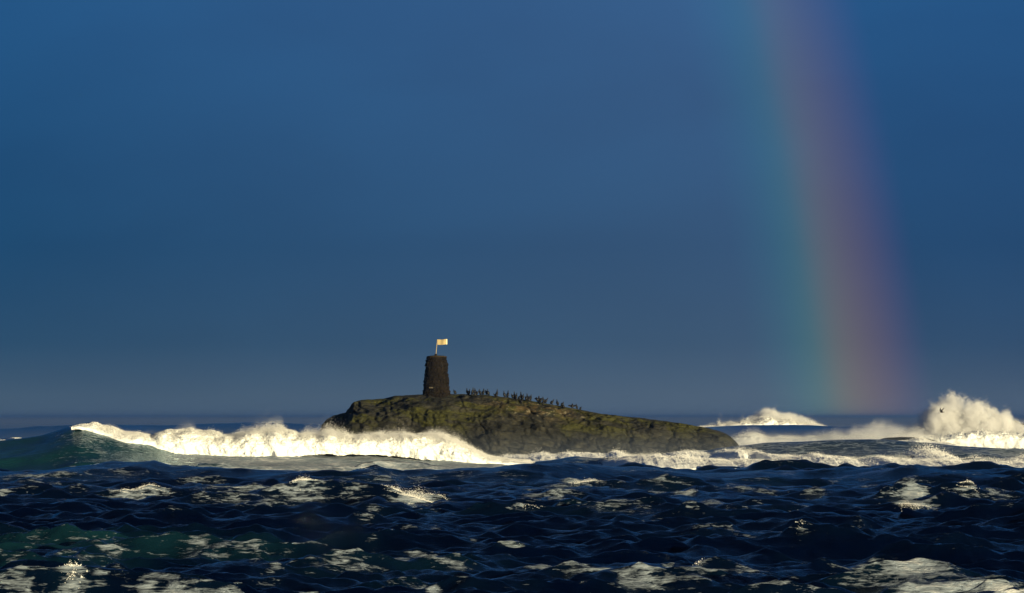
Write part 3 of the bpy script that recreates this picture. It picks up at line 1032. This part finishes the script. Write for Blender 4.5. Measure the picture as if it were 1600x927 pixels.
POSES = {p: cormorant_mesh('cormorant_' + p, p) for p in ('upright', 'stretched', 'hunched', 'leaning')}
WINGS = {s_: wing_mesh(s_, 0.16) for s_ in (-1, 1)}
for p in POSES.values():
    p[0].materials.append(M_BIRD)
    p[1].materials.append(M_BEAK)
for s_ in (-1, 1):
    WINGS[s_].materials.append(M_BIRD)
BIRDS = [  # picture column, metres in front of the ridge, pose, facing (0 right, 180 left), size, wings out
    (710.3, 0, 'hunched', 170, 1.0, 0), (730.0, 0, 'upright', 200, 1.0, 0), (733.4, 0.4, 'upright', 20, 0.95, 0), (738.8, 0, 'stretched', 340, 1.0, 0), (742.4, 0, 'upright', 150, 1.02, 0),
    (745.8, 0.4, 'leaning', 10, 0.9, 0), (749.8, 0, 'upright', 190, 0.95, 0), (755.4, 0, 'upright', 30, 1.0, 0), (760.0, 0, 'hunched', 200, 1.08, 0), (762.4, 0.3, 'upright', 160, 1.0, 0),
    (772.4, 0, 'hunched', 180, 0.62, 0), (776.6, 0, 'stretched', 10, 1.0, 0), (787.8, 0, 'upright', 160, 1.0, 0), (793.6, 0, 'stretched', 30, 0.98, 0), (800.6, 0.3, 'hunched', 190, 1.0, 0),
    (803.8, 0, 'stretched', 170, 1.03, 0), (806.8, 0.5, 'upright', 15, 1.0, 0), (811.8, 0.3, 'hunched', 20, 0.9, 0), (814.2, 0, 'stretched', 200, 1.08, 0), (817.2, 0.4, 'upright', 350, 0.96, 0),
    (821.8, 0.6, 'hunched', 180, 1.0, 0), (824.0, 0, 'upright', 170, 1.1, 0), (826.8, 0.3, 'hunched', 25, 1.1, 0), (829.4, 0, 'upright', 10, 1.0, 0), (839.4, 0.3, 'hunched', 165, 1.05, 0),
    (842.0, 0, 'upright', 80, 1.0, 1), (845.0, 0.4, 'hunched', 15, 1.0, 0), (849.0, 0, 'upright', 185, 1.0, 0), (853.0, 0, 'leaning', 5, 1.05, 0), (862.6, 0, 'leaning', 20, 0.98, 0),
    (870.6, 0, 'upright', 200, 0.98, 0), (879.0, 0, 'hunched', 10, 1.0, 0), (894.2, 0, 'hunched', 90, 0.95, 1), (900.8, 0, 'upright', 170, 0.82, 0), (907.2, 0, 'hunched', 30, 0.7, 0),
    (742.0, 1.6, 'upright', 160, 0.95, 0), (775.8, 1.6, 'upright', 30, 0.95, 0), (806.0, 1.8, 'upright', 200, 0.95, 0), (815.0, 1.7, 'hunched', 10, 1.0, 0), (826.0, 1.8, 'hunched', 170, 1.0, 0), (848.5, 1.6, 'upright', 20, 0.9, 0), (879.5, 1.2, 'hunched', 190, 0.95, 0),
]
ORD = ['first', 'second', 'third', 'fourth', 'fifth', 'sixth', 'seventh', 'eighth', 'ninth', 'tenth', 'eleventh', 'twelfth', 'thirteenth', 'fourteenth', 'fifteenth', 'sixteenth', 'seventeenth', 'eighteenth',
       'nineteenth', 'twentieth', 'twenty-first', 'twenty-second', 'twenty-third', 'twenty-fourth', 'twenty-fifth', 'twenty-sixth', 'twenty-seventh', 'twenty-eighth', 'twenty-ninth', 'thirtieth',
       'thirty-first', 'thirty-second', 'thirty-third', 'thirty-fourth', 'thirty-fifth']
HOW = {'upright': 'standing upright', 'stretched': 'stretching its neck up', 'hunched': 'hunched low', 'leaning': 'leaning forward'}
nr = nf = 0
for (bx, dv, pose, face, sc, wings) in BIRDS:
    p = isl_top(bx, dv)
    o = empty('cormorant', (p[0], p[1], p[2] - 0.015), R(face))
    o.scale = (sc * 0.80, sc * 1.6, sc * 1.04)
    link('body', POSES[pose][0], None, o)
    link('bill', POSES[pose][1], None, o)
    if wings:
        for s_ in (-1, 1):
            wg = link('wing', WINGS[s_], None, o)
            wg.location = (0.0, s_ * 0.07, 0.46 if pose == 'upright' else 0.36)
    if dv < 1:
        lab = 'black cormorant %s%s, %s from the tower along the ridge' % (HOW[pose], ', wings out' if wings else '', ORD[nr])
        nr += 1
    else:
        lab = 'black cormorant %s, %s from the tower in the lower row' % (HOW[pose], ORD[nf])
        nf += 1
    tag(o, lab, 'bird', 'cormorants on the islet')

# flying bird by the big plume
fb = empty('flying_bird', px2w(1471, 644, 560), R(195))
tag(fb, 'dark seabird flying with raised wings in front of the tall spray plume', 'bird')
v_, f_, t_ = tube([(-0.42, 0, 0.0), (-0.30, 0, 0.0), (-0.12, 0, -0.01), (0.06, 0, -0.01), (0.2, 0, 0.01), (0.34, 0, 0.03), (0.42, 0, 0.035)], [np.array(q) for q in ((0.07, 0.01), (0.05, 0.03), (0.10, 0.09), (0.09, 0.085), (0.045, 0.05), (0.04, 0.045), (0.012, 0.012))], 10)
bb = link('body', mesh_np('flying_bird_body', v_, [f_, t_]), M_BIRD, fb)
for s_ in (-1, 1):
    pr = [(0.05, 0.05, 0.03), (0.10, 0.28, 0.26), (0.02, 0.52, 0.40), (-0.12, 0.74, 0.62)]
    ch = [0.24, 0.22, 0.17, 0.05]
    V_ = []
    for (x, y, z), c in zip(pr, ch):
        V_ += [(x + c * 0.4, y * s_, z), (x, y * s_, z + 0.02), (x - c * 0.7, y * s_, z - 0.005), (x, y * s_, z - 0.012)]
    F_ = [(i * 4 + k, i * 4 + (k + 1) % 4, (i + 1) * 4 + (k + 1) % 4, (i + 1) * 4 + k) for i in range(3) for k in range(4)] + [(0, 3, 2, 1), (12, 13, 14, 15)]
    link('wing', mesh_np('flying_bird_wing', np.array(V_), np.array(F_)), M_BIRD, fb)


# ------------------------------------------------------------------ white water
TET = np.array([(1, 1, 1), (1, -1, -1), (-1, 1, -1), (-1, -1, 1)], float) / math.sqrt(3)
TETF = np.array([(0, 1, 2), (0, 3, 1), (0, 2, 3), (1, 3, 2)])


def drops_mesh(name, P, r, seed=1):
    rg_ = np.random.default_rng(seed)
    n = len(P)
    q = rg_.normal(size=(n, 4))
    q /= np.linalg.norm(q, axis=1)[:, None]
    w_, x, y, z = q.T
    Rm = np.stack([1 - 2 * (y * y + z * z), 2 * (x * y - z * w_), 2 * (x * z + y * w_), 2 * (x * y + z * w_), 1 - 2 * (x * x + z * z), 2 * (y * z - x * w_), 2 * (x * z - y * w_), 2 * (y * z + x * w_), 1 - 2 * (x * x + y * y)], -1).reshape(n, 3, 3)
    V_ = np.einsum('nij,kj->nki', Rm, TET) * np.asarray(r)[:, None, None] + P[:, None, :]
    F_ = (TETF[None] + 4 * np.arange(n)[:, None, None]).reshape(-1, 3)
    return mesh_np(name, V_.reshape(-1, 3), F_, False)


def whitewater(name, label, top, bot, D_top, D_bot, bulge, nu, nw, amp, ndrop, throw, drop_r, seed, px_step_scale=1.0):
    """a tumbling foam front: top and bottom edges as seen, at depths D_top and D_bot, swelling out by `bulge` metres"""
    rg_ = np.random.default_rng(seed)
    x0, x1 = top[0][0], top[-1][0]
    px = np.linspace(x0, x1, nu)
    tp, bt = interp(px, top), interp(px, bot)
    kpx = D_top / FPX
    jag = fbm(px * kpx * 0.35 + seed, px * 0, px * 0 + 0.7, 5, gain=0.6)
    jag2 = fbm(px * kpx * 0.22 + seed, px * 0 + 5, px * 0 + 0.7, 5, gain=0.6)
    th = np.clip((bt - tp) / 12, 0.25, 1)
    tp = tp - jag * 5.0 * th
    bt = bt + jag2 * 12.0 * th
    ww = np.concatenate([np.linspace(-0.12, 1, nw), 1 + np.linspace(0, 0.6, nw // 3)[1:]])
    PX, WW = np.meshgrid(px, ww)
    TP, BT = np.broadcast_to(tp, PX.shape), np.broadcast_to(bt, PX.shape)
    zt = CAM_H - (TP - HORIZON) / FPX * D_top
    zb = CAM_H - (BT - HORIZON) / FPX * D_bot
    wc = np.clip(WW, 0, 1)
    # the foot lies on the water where the photograph shows it
    db, zb1 = np.empty(nu), np.empty(nu)
    st = int(np.searchsorted(rr, D_bot - 22))
    for q in range(nu):
        ci = int(np.argmin(np.abs(az - math.atan((px[q] - 800) / FPX))))
        ids = np.where(PYs[st:, ci] <= bt[q])[0]
        i = st + (int(ids[0]) if len(ids) else 0)
        db[q] = min(SY[i, ci], D_top - 2.0)
        zb1[q] = CAM_H - (bt[q] - HORIZON) / FPX * db[q]
    db = np.clip(db, D_bot - 14, D_top - 4)
    hw = max(4, nu // 40)
    pad = np.pad(db, hw, 'edge')
    db = np.array([np.median(pad[q:q + 2 * hw + 1]) for q in range(nu)])
    db = np.convolve(np.pad(db, hw, 'edge'), np.ones(2 * hw + 1) / (2 * hw + 1), 'valid')
    zb = np.broadcast_to(CAM_H - (bt - HORIZON) / FPX * db, PX.shape)
    DB = np.broadcast_to(db, PX.shape)
    D = DB + (D_top - DB) * wc ** 1.3
    z = zb + (zt - zb) * np.sin(wc * math.pi / 2) ** 0.9 + np.minimum(WW, 0) * 2.5
    ov = np.clip(WW - 1, 0, 1)
    D = D + ov * (D_top - DB) * 1.2
    z = z - ov * 1.5 * (zt - zb) - ov * 0.5
    x = (PX - 800) / FPX * D_top
    hgt = np.clip(zt - zb, 0.05, 10)
    edge = sstep(PX, x0, x0 + 0.05 * (x1 - x0)) * (1 - sstep(PX, x1 - 0.05 * (x1 - x0), x1))
    y = D - bulge * np.sin(np.clip(wc, 0, 1) * math.pi) * edge * np.clip(hgt / 2, 0.1, 1)
    s1 = seed * 3.7
    n = fbm(x * 0.55 + s1, y * 0.55, z * 0.75, 5, gain=0.52, billow=True)
    n2 = fbm(x * 0.18 + s1, y * 0.18, z * 0.2, 3)
    a = amp * np.clip(hgt, 1.1, 2.5) / 2.0
    y = y - (n * 1.3 + n2 * 2.0) * a
    z = z + (n * 0.8 + n2 * 0.7) * a * sstep(WW, 0.05, 0.6)
    P = np.stack([x, y, z], -1)
    me_ = mesh_np(name, P.reshape(-1, 3), grid_faces(len(ww), nu)[:, ::1])
    o = link(name, me_, M_FOAM)
    tag(o, label, 'breaking wave', kind='stuff')
    # flying drops
    if ndrop:
        wsel = rg_.beta(3.0, 1.2, ndrop) * 0.98 + 0.06
        ui = rg_.integers(0, nu, ndrop)
        wi = np.clip(np.searchsorted(ww, wsel), 0, len(ww) - 1)
        Q = P[wi, ui]
        burst = np.clip(0.35 + 1.5 * fbm(Q[:, 0] * 0.22 + s1, Q[:, 0] * 0 + 2.2, Q[:, 0] * 0, 4), 0.05, 2.2)
        e = rg_.exponential(1.0, ndrop)
        hh = np.clip(hgt[wi, ui], 0.2, 3) / 2.0
        up = e * throw * burst * hh * (0.25 + 0.75 * wsel)
        Q = Q + np.stack([rg_.normal(size=ndrop) * 0.35 * throw + up * 0.18, -np.abs(rg_.normal(size=ndrop)) * 0.5 * throw * hh, up], -1)
        rad = drop_r * rg_.uniform(0.5, 1.3, ndrop) / (1 + 0.35 * e)
        d = link('spray', drops_mesh(name + '_spray', Q, rad, seed), M_DROP, o)
        d['kind'] = 'stuff'
    return o


def plume(name, label, px0, px1, base_py, D, depth, top_py, density, **kw):
    """cloud of spray; top_py = [(px, py)] outline of its upper edge at depth D"""
    b = px2w((px0 + px1) / 2, base_py, D)
    sx = (px1 - px0) / FPX * D
    zs = [CAM_H - (q[1] - HORIZON) / FPX * D - b[2] for q in top_py]
    sz = max(zs) + kw.pop('head', 1.8)
    top = [((q[0] - px0) / (px1 - px0), max(0.0, zz)) for q, zz in zip(top_py, zs)]
    m = mat_plume(name, (sx, depth, sz), top, density, **kw)
    hx, hy = sx / 2, depth / 2
    v = np.array([(-hx, -hy, 0), (hx, -hy, 0), (hx, hy, 0), (-hx, hy, 0), (-hx, -hy, sz), (hx, -hy, sz), (hx, hy, sz), (-hx, hy, sz)])
    f = np.array([(0, 3, 2, 1), (4, 5, 6, 7), (0, 1, 5, 4), (1, 2, 6, 5), (2, 3, 7, 6), (3, 0, 4, 7)])
    o = link(name, mesh_np(name, v, f, False), m)
    o.location = b
    tag(o, label, 'spray', kind='stuff')
    return o


whitewater('breaking_wave', 'long creamy white breaker tumbling from a teal crest towards the islet',
           [(118, 667), (130, 664), (140, 662), (150, 661), (165, 667), (200, 676), (240, 680), (270, 674), (300, 672), (330, 677), (370, 681), (400, 676), (440, 671), (470, 678), (500, 680), (515, 674), (550, 683), (600, 679), (640, 680), (680, 678), (705, 686), (730, 698), (760, 712), (800, 717), (830, 722)],
           [(118, 668), (130, 667), (140, 670), (150, 674), (165, 681), (200, 691), (240, 701), (270, 706), (300, 709), (330, 711), (370, 713), (400, 713), (440, 713), (470, 713), (500, 709), (515, 707), (550, 707), (600, 709), (640, 711), (680, 715), (705, 718), (730, 720), (760, 722), (800, 724), (830, 725)],
           431, 419, 1.2, 900, 60, 0.46, 80000, 0.42, 0.055, 1)
whitewater('breaking_wave', 'bright churned surf off the right tip of the islet',
           [(1005, 719), (1040, 709), (1075, 705), (1105, 709), (1145, 703), (1180, 707), (1220, 711), (1260, 715), (1300, 719)],
           [(1005, 722), (1040, 723), (1075, 724), (1105, 724), (1145, 724), (1180, 724), (1220, 724), (1260, 723), (1300, 722)],
           497, 489, 0.8, 320, 26, 0.5, 9000, 0.6, 0.06, 13)
whitewater('breaking_wave', 'little line of surf between the flat dark rock and the grey swell',
           [(1372, 692), (1385, 690), (1400, 689), (1420, 687), (1432, 684), (1442, 686), (1455, 690), (1472, 691), (1490, 694)],
           [(1372, 694), (1385, 693), (1400, 692.5), (1420, 693), (1432, 693), (1442, 693.5), (1455, 694), (1472, 695), (1490, 696)],
           584, 579, 0.4, 160, 14, 0.35, 2500, 0.5, 0.07, 12)
whitewater('breaking_wave', 'tiny white crest behind the teal shoulder at the far left',
           [(4, 690), (14, 687), (24, 684), (31, 683), (37, 687), (48, 688), (60, 685)], [(4, 694), (14, 693), (24, 692), (31, 691), (37, 691), (48, 690), (60, 688)],
           452, 446, 0.4, 120, 14, 0.3, 1500, 0.4, 0.05, 9)
whitewater('breaking_wave', 'low wave breaking white in front of the grey swell on the right',
           [(940, 722), (985, 715), (1020, 711), (1060, 714), (1100, 718), (1140, 719), (1200, 718), (1240, 714), (1270, 711), (1300, 714), (1340, 717), (1370, 714), (1400, 718), (1440, 720), (1470, 717), (1520, 722), (1580, 722), (1640, 726)],
           [(940, 727), (985, 728), (1020, 730), (1060, 733), (1100, 736), (1140, 737), (1200, 737), (1240, 737), (1270, 737), (1300, 736), (1340, 735), (1370, 735), (1400, 735), (1440, 735), (1470, 736), (1520, 737), (1580, 739), (1640, 741)],
           450, 444, 0.7, 620, 34, 0.5, 24000, 0.6, 0.055, 2)
whitewater('breaking_wave', 'white surf washing along the foot of the islet',
           [(755, 716), (790, 713), (830, 713), (845, 708), (870, 711), (905, 708), (940, 710), (960, 706), (985, 712), (1010, 714)],
           [(755, 722), (790, 724), (830, 724), (845, 724), (870, 724), (905, 724), (940, 724), (960, 722), (985, 724), (1010, 724)],
           520, 512, 0.7, 300, 26, 0.5, 5000, 0.7, 0.09, 3)
whitewater('breaking_wave', 'pale band of surf behind the grey swell right of the islet',
           [(1085, 693), (1120, 690), (1150, 683), (1175, 679), (1200, 685), (1240, 683), (1280, 682), (1320, 681), (1350, 680), (1380, 684), (1420, 682), (1460, 682), (1500, 676), (1530, 672), (1560, 675), (1620, 674), (1700, 686), (1800, 700)],
           [(1085, 699), (1120, 697), (1150, 695), (1175, 695), (1200, 694), (1240, 694), (1280, 692), (1320, 692), (1350, 692), (1380, 693), (1420, 695), (1460, 697), (1520, 698), (1560, 700), (1620, 702), (1700, 703), (1800, 703)],
           655, 640, 1.0, 640, 40, 0.40, 14000, 0.8, 0.09, 4)
whitewater('breaking_wave', 'bluish white broken surf at the right edge in front of the plume',
           [(1395, 720), (1420, 709), (1440, 704), (1460, 706), (1490, 719), (1520, 718), (1550, 720), (1580, 716), (1620, 714), (1680, 716)],
           [(1395, 728), (1420, 730), (1440, 731), (1460, 732), (1490, 733), (1520, 735), (1550, 737), (1580, 738), (1620, 740), (1680, 742)],
           476, 468, 1.0, 360, 40, 0.6, 9000, 0.75, 0.085, 5)
whitewater('breaking_wave', 'far breaker with a peak of spray right of the islet',
           [(1075, 668), (1110, 666), (1140, 663), (1170, 659), (1195, 654), (1215, 656), (1240, 659), (1262, 663), (1290, 668)],
           [(1075, 670), (1110, 670), (1140, 670), (1170, 670), (1195, 670), (1215, 670), (1240, 670), (1262, 670), (1290, 670)],
           930, 915, 1.2, 260, 30, 0.45, 6000, 1.0, 0.12, 6)

plume('spray_plume', 'tall cloud of spray bursting up near the right edge', 1380, 1640, 702, 672, 22,
      [(1380, 700), (1400, 684), (1425, 668), (1440, 650), (1450, 636), (1463, 627), (1478, 620), (1500, 623), (1515, 626), (1530, 628), (1550, 631), (1562, 638), (1572, 648), (1585, 657), (1605, 663), (1640, 676)],
      1.5, nscale=0.26, soft=2.6, amp=1.9, step=0.05, wisp=0.9, head=4)
plume('spray_plume', 'far sunlit spray cloud blowing off the distant breaker', 1070, 1300, 672, 940, 22,
      [(1070, 672), (1110, 664), (1140, 658), (1165, 652), (1185, 643), (1200, 636), (1215, 641), (1235, 646), (1260, 654), (1280, 663), (1300, 672)],
      1.2, nscale=0.22, soft=2.2, amp=0.9, step=0.08, wisp=0.8, head=3)
def plume_drops(name, label, top_py, base_py, D, depth, n, rad, seed, lean=0.0):
    """ragged jets and falling veils of drops along the upper edge of a spray cloud"""
    rg_ = np.random.default_rng(seed)
    px = rg_.uniform(top_py[0][0], top_py[-1][0], n)
    tz = CAM_H - (interp(px, top_py) - HORIZON) / FPX * D
    bz = CAM_H - (base_py - HORIZON) / FPX * D
    x = (px - 800) / FPX * D
    jet = fbm(x * 0.55 + seed, x * 0, x * 0 + 1.5, 5, gain=0.65)
    reach = np.clip(0.35 + 2.4 * jet, 0.0, 2.4)
    e = rg_.exponential(1.0, n)
    up = rg_.random(n) < 0.6
    tz = tz - 1.0 + 2.6 * fbm(x * 0.30 + 3 * seed, x * 0, x * 0 + 8.5, 4)
    z = np.where(up, tz - 0.8 * rg_.random(n) + e * reach * 0.8, tz - rg_.random(n) ** 1.3 * (tz - bz))
    keep = (z > bz) & (rg_.random(n) < np.where(up, 0.15 + reach, 0.5))
    x = x + lean * np.maximum(z - tz, 0) + rg_.normal(size=n) * 0.12
    y = D - np.where(up, 0.0, depth * 0.42) + rg_.normal(size=n) * depth * 0.10
    P = np.stack([x, y, z], -1)[keep]
    r = rad * rg_.uniform(0.5, 1.4, n)[keep] / (1 + 0.3 * e[keep])
    o = link(name, drops_mesh(name, P, r, seed), M_DROP)
    tag(o, label, 'spray', kind='stuff')


plume_drops('spray_drops', 'ragged drops and jets along the top of the tall spray plume',
            [(1425, 672), (1440, 655), (1452, 640), (1465, 630), (1480, 623), (1500, 627), (1515, 630), (1530, 634), (1550, 639), (1560, 646), (1566, 655), (1580, 663), (1600, 669), (1640, 682)],
            700, 668, 18, 13000, 0.06, 31, -0.25)
plume_drops('spray_drops', 'drops thrown up along the top of the far sunlit breaker',
            [(1120, 662), (1140, 658), (1165, 652), (1185, 645), (1200, 640), (1215, 643), (1235, 648), (1260, 655), (1280, 663)],
            670, 934, 14, 8000, 0.09, 32, 0.2)
plume('spray_plume', 'thin pale spray drifting over the surf under the rainbow foot', 1140, 1450, 700, 648, 16,
      [(1140, 694), (1175, 672), (1200, 678), (1240, 674), (1290, 670), (1330, 664), (1370, 656), (1400, 660), (1425, 664), (1450, 676)],
      0.22, nscale=0.22, soft=2.6, amp=1.0, step=0.08, wisp=0.95, head=3)
plume('spray_plume', 'white spray blown up along the top of the long left breaker', 150, 790, 712, 433, 9,
      [(150, 666), (200, 676), (260, 672), (295, 660), (310, 668), (370, 681), (430, 667), (450, 668), (480, 678), (512, 665), (540, 682), (600, 680), (640, 676), (680, 668), (705, 678), (740, 700), (790, 714)],
      0.35, nscale=0.45, soft=1.3, amp=0.40, step=0.04, wisp=0.95, head=1.6)

# low mist of fine spray hanging over the surf round the islet
def mist(name, label, x0, x1, y0, y1, top, dens, scale, aniso=0.35):
    m, t = new_mat(name)
    pos = t.add('ShaderNodeTexCoord').outputs['Object']
    sx_ = t.add('ShaderNodeSeparateXYZ')
    t.put(sx_.inputs[0], pos)
    ux = t.math('DIVIDE', sx_.outputs[0], (x1 - x0) / 2)
    uy = t.math('DIVIDE', sx_.outputs[1], (y1 - y0) / 2)
    e = t.math('SUBTRACT', 1.0, t.math('ADD', t.math('POWER', t.math('ABSOLUTE', ux), 4.0), t.math('POWER', t.math('ABSOLUTE', uy), 4.0)), clamp=True)
    n = t.maprange(t.noise(t.mapping(pos, scale=(1, 0.6, 2.2)), scale, 4, 0.55, 0.5), 0.30, 0.70, 0.25, 1.6)
    h = t.math('POWER', t.maprange(sx_.outputs[2], 0.0, top, 1.0, 0.0), 1.6)
    d = t.math('MULTIPLY', t.math('MULTIPLY', e, n), t.math('MULTIPLY', h, dens))
    v = t.add('ShaderNodeVolumePrincipled')
    v.inputs['Color'].default_value = (0.72, 0.84, 0.96, 1)
    v.inputs['Anisotropy'].default_value = aniso
    t.put(v.inputs['Density'], d)
    m.cycles.volume_step_rate = 0.5
    finish(m, t, None, v.outputs[0])
    hx, hy = (x1 - x0) / 2, (y1 - y0) / 2
    v_ = np.array([(sx * hx, sy * hy, z) for z in (-1.0, top) for sx, sy in ((-1, -1), (1, -1), (1, 1), (-1, 1))])
    f = np.array([(0, 3, 2, 1), (4, 5, 6, 7), (0, 1, 5, 4), (1, 2, 6, 5), (2, 3, 7, 6), (3, 0, 4, 7)])
    o = link(name, mesh_np(name, v_, f, False), m)
    o.location = ((x0 + x1) / 2, (y0 + y1) / 2, 0)
    tag(o, label, 'mist', kind='stuff')


mist('spray_mist', 'low grey mist of spray hanging over the surf round the islet', -95, 120, 462, 760, 4.8, 0.0060, 0.09)
mist('spray_mist', 'pale mist hugging the far water beyond the islet', -900, 950, 790, 9000, 7.0, 0.0017, 0.02, 0.78)

plume('spray_plume', 'thin bluish spray low over the broken surf at the right edge', 1390, 1690, 738, 474, 8,
      [(1390, 730), (1420, 708), (1440, 703), (1460, 705), (1490, 712), (1520, 708), (1550, 707), (1580, 700), (1620, 697), (1660, 700), (1690, 720)],
      0.07, nscale=0.35, soft=2.6, amp=0.5, step=0.10, wisp=0.9, head=1.5)

# small breaking crests in the foreground: pixel, half width, rise, drops
for (px, py, hw, up, nd, lab) in [
        (662, 781, 46, 0.75, 5000, 'creamy whitecap throwing up a small burst of spray in the middle foreground'),
        (222, 774, 44, 0.32, 2600, 'bright flat whitecap in the left foreground below the long breaker'),
        (468, 757, 22, 0.42, 1800, 'small creamy whitecap on a dark wave below the breaker, left of the islet'),
        (910, 754, 30, 0.48, 2400, 'golden whitecap with a rounded top below the islet'),
        (1422, 790, 30, 0.38, 2200, 'short curved whitecap alone on the dark water at right'),
        (1518, 768, 20, 0.25, 900, 'small bright whitecap near the right edge'),
        (112, 895, 18, 0.30, 700, 'little splash of spray in the bottom left corner'),
        (1082, 883, 12, 0.18, 500, 'white foam tuft on the crest in the lower right foreground'),
        (1252, 835, 9, 0.14, 110, 'tiny lone splash on the dark water right of centre'),
        (830, 796, 20, 0.18, 260, 'dark peaked wavelet with a thin veil of spray below the islet')]:
    p = hit(px, py)
    D = p[1]
    k = D / FPX
    rg_ = np.random.default_rng(int(px))
    nd_ = int(nd * 0.7)
    u = rg_.normal(size=nd_) * 0.55
    u = u[np.abs(u) < 1.15]
    xs = p[0] + u * hw * k
    # follow the crest of the water under the cap
    ci = np.clip(np.searchsorted(az, np.arctan2(xs, D)), 0, len(az) - 1)
    r0, r1 = int(np.searchsorted(rr, D - 1.2)), int(np.searchsorted(rr, D + 2.5))
    cc = np.arange(ci.min(), ci.max() + 1)
    am = H[r0:r1, cc].argmax(0)
    am = np.convolve(np.pad(am, 6, 'edge'), np.ones(13) / 13, 'valid').round().astype(int) if len(cc) > 13 else am
    back = np.abs(rg_.normal(size=len(u))) * 0.5
    row = np.clip(r0 + am[ci - ci.min()] - np.searchsorted(rr, D + back) + np.searchsorted(rr, D), 0, len(rr) - 1)
    xs, ys, zs = SX[row, ci], SY[row, ci], H[row, ci]
    xs = xs + rg_.normal(size=len(u)) * 0.05
    clump = np.clip(0.62 + 0.8 * fbm(xs * 0.9, xs * 0 + px, xs * 0, 4), 0.15, 1.3) * np.exp(-(u / 0.8) ** 2)
    e = rg_.gamma(1.2, 0.6, len(u))
    zz = zs - 0.05 + up * 0.50 * clump * e * np.exp(-back)
    rad = np.clip(0.024 * np.exp(rg_.normal(size=len(u)) * 0.5), 0.008, 0.07) * (1 - 0.3 * np.clip(e, 0, 1.5))
    o = link('whitecap', drops_mesh('whitecap', np.stack([xs, ys, zz], -1), rad, int(px)), M_DROP)
    tag(o, lab, 'whitecap', 'whitecaps in the foreground', 'stuff')

# ------------------------------------------------------------------ air
def haze_box():
    m, t = new_mat('haze')
    v = t.add('ShaderNodeVolumePrincipled')
    v.inputs['Color'].default_value = (0.55, 0.78, 1.0, 1)
    v.inputs['Density'].default_value = 0.75e-4
    v.inputs['Anisotropy'].default_value = 0.85
    finish(m, t, None, v.outputs[0])
    b = 70000.0
    v_ = np.array([(sx * b, sy * b, z) for z in (-6.0, 18.0) for sx, sy in ((-1, -1), (1, -1), (1, 1), (-1, 1))])
    f = np.array([(0, 3, 2, 1), (4, 5, 6, 7), (0, 1, 5, 4), (1, 2, 6, 5), (2, 3, 7, 6), (3, 0, 4, 7)])
    tag(link('haze', mesh_np('haze', v_, f, False), m), kind='stuff')


haze_box()
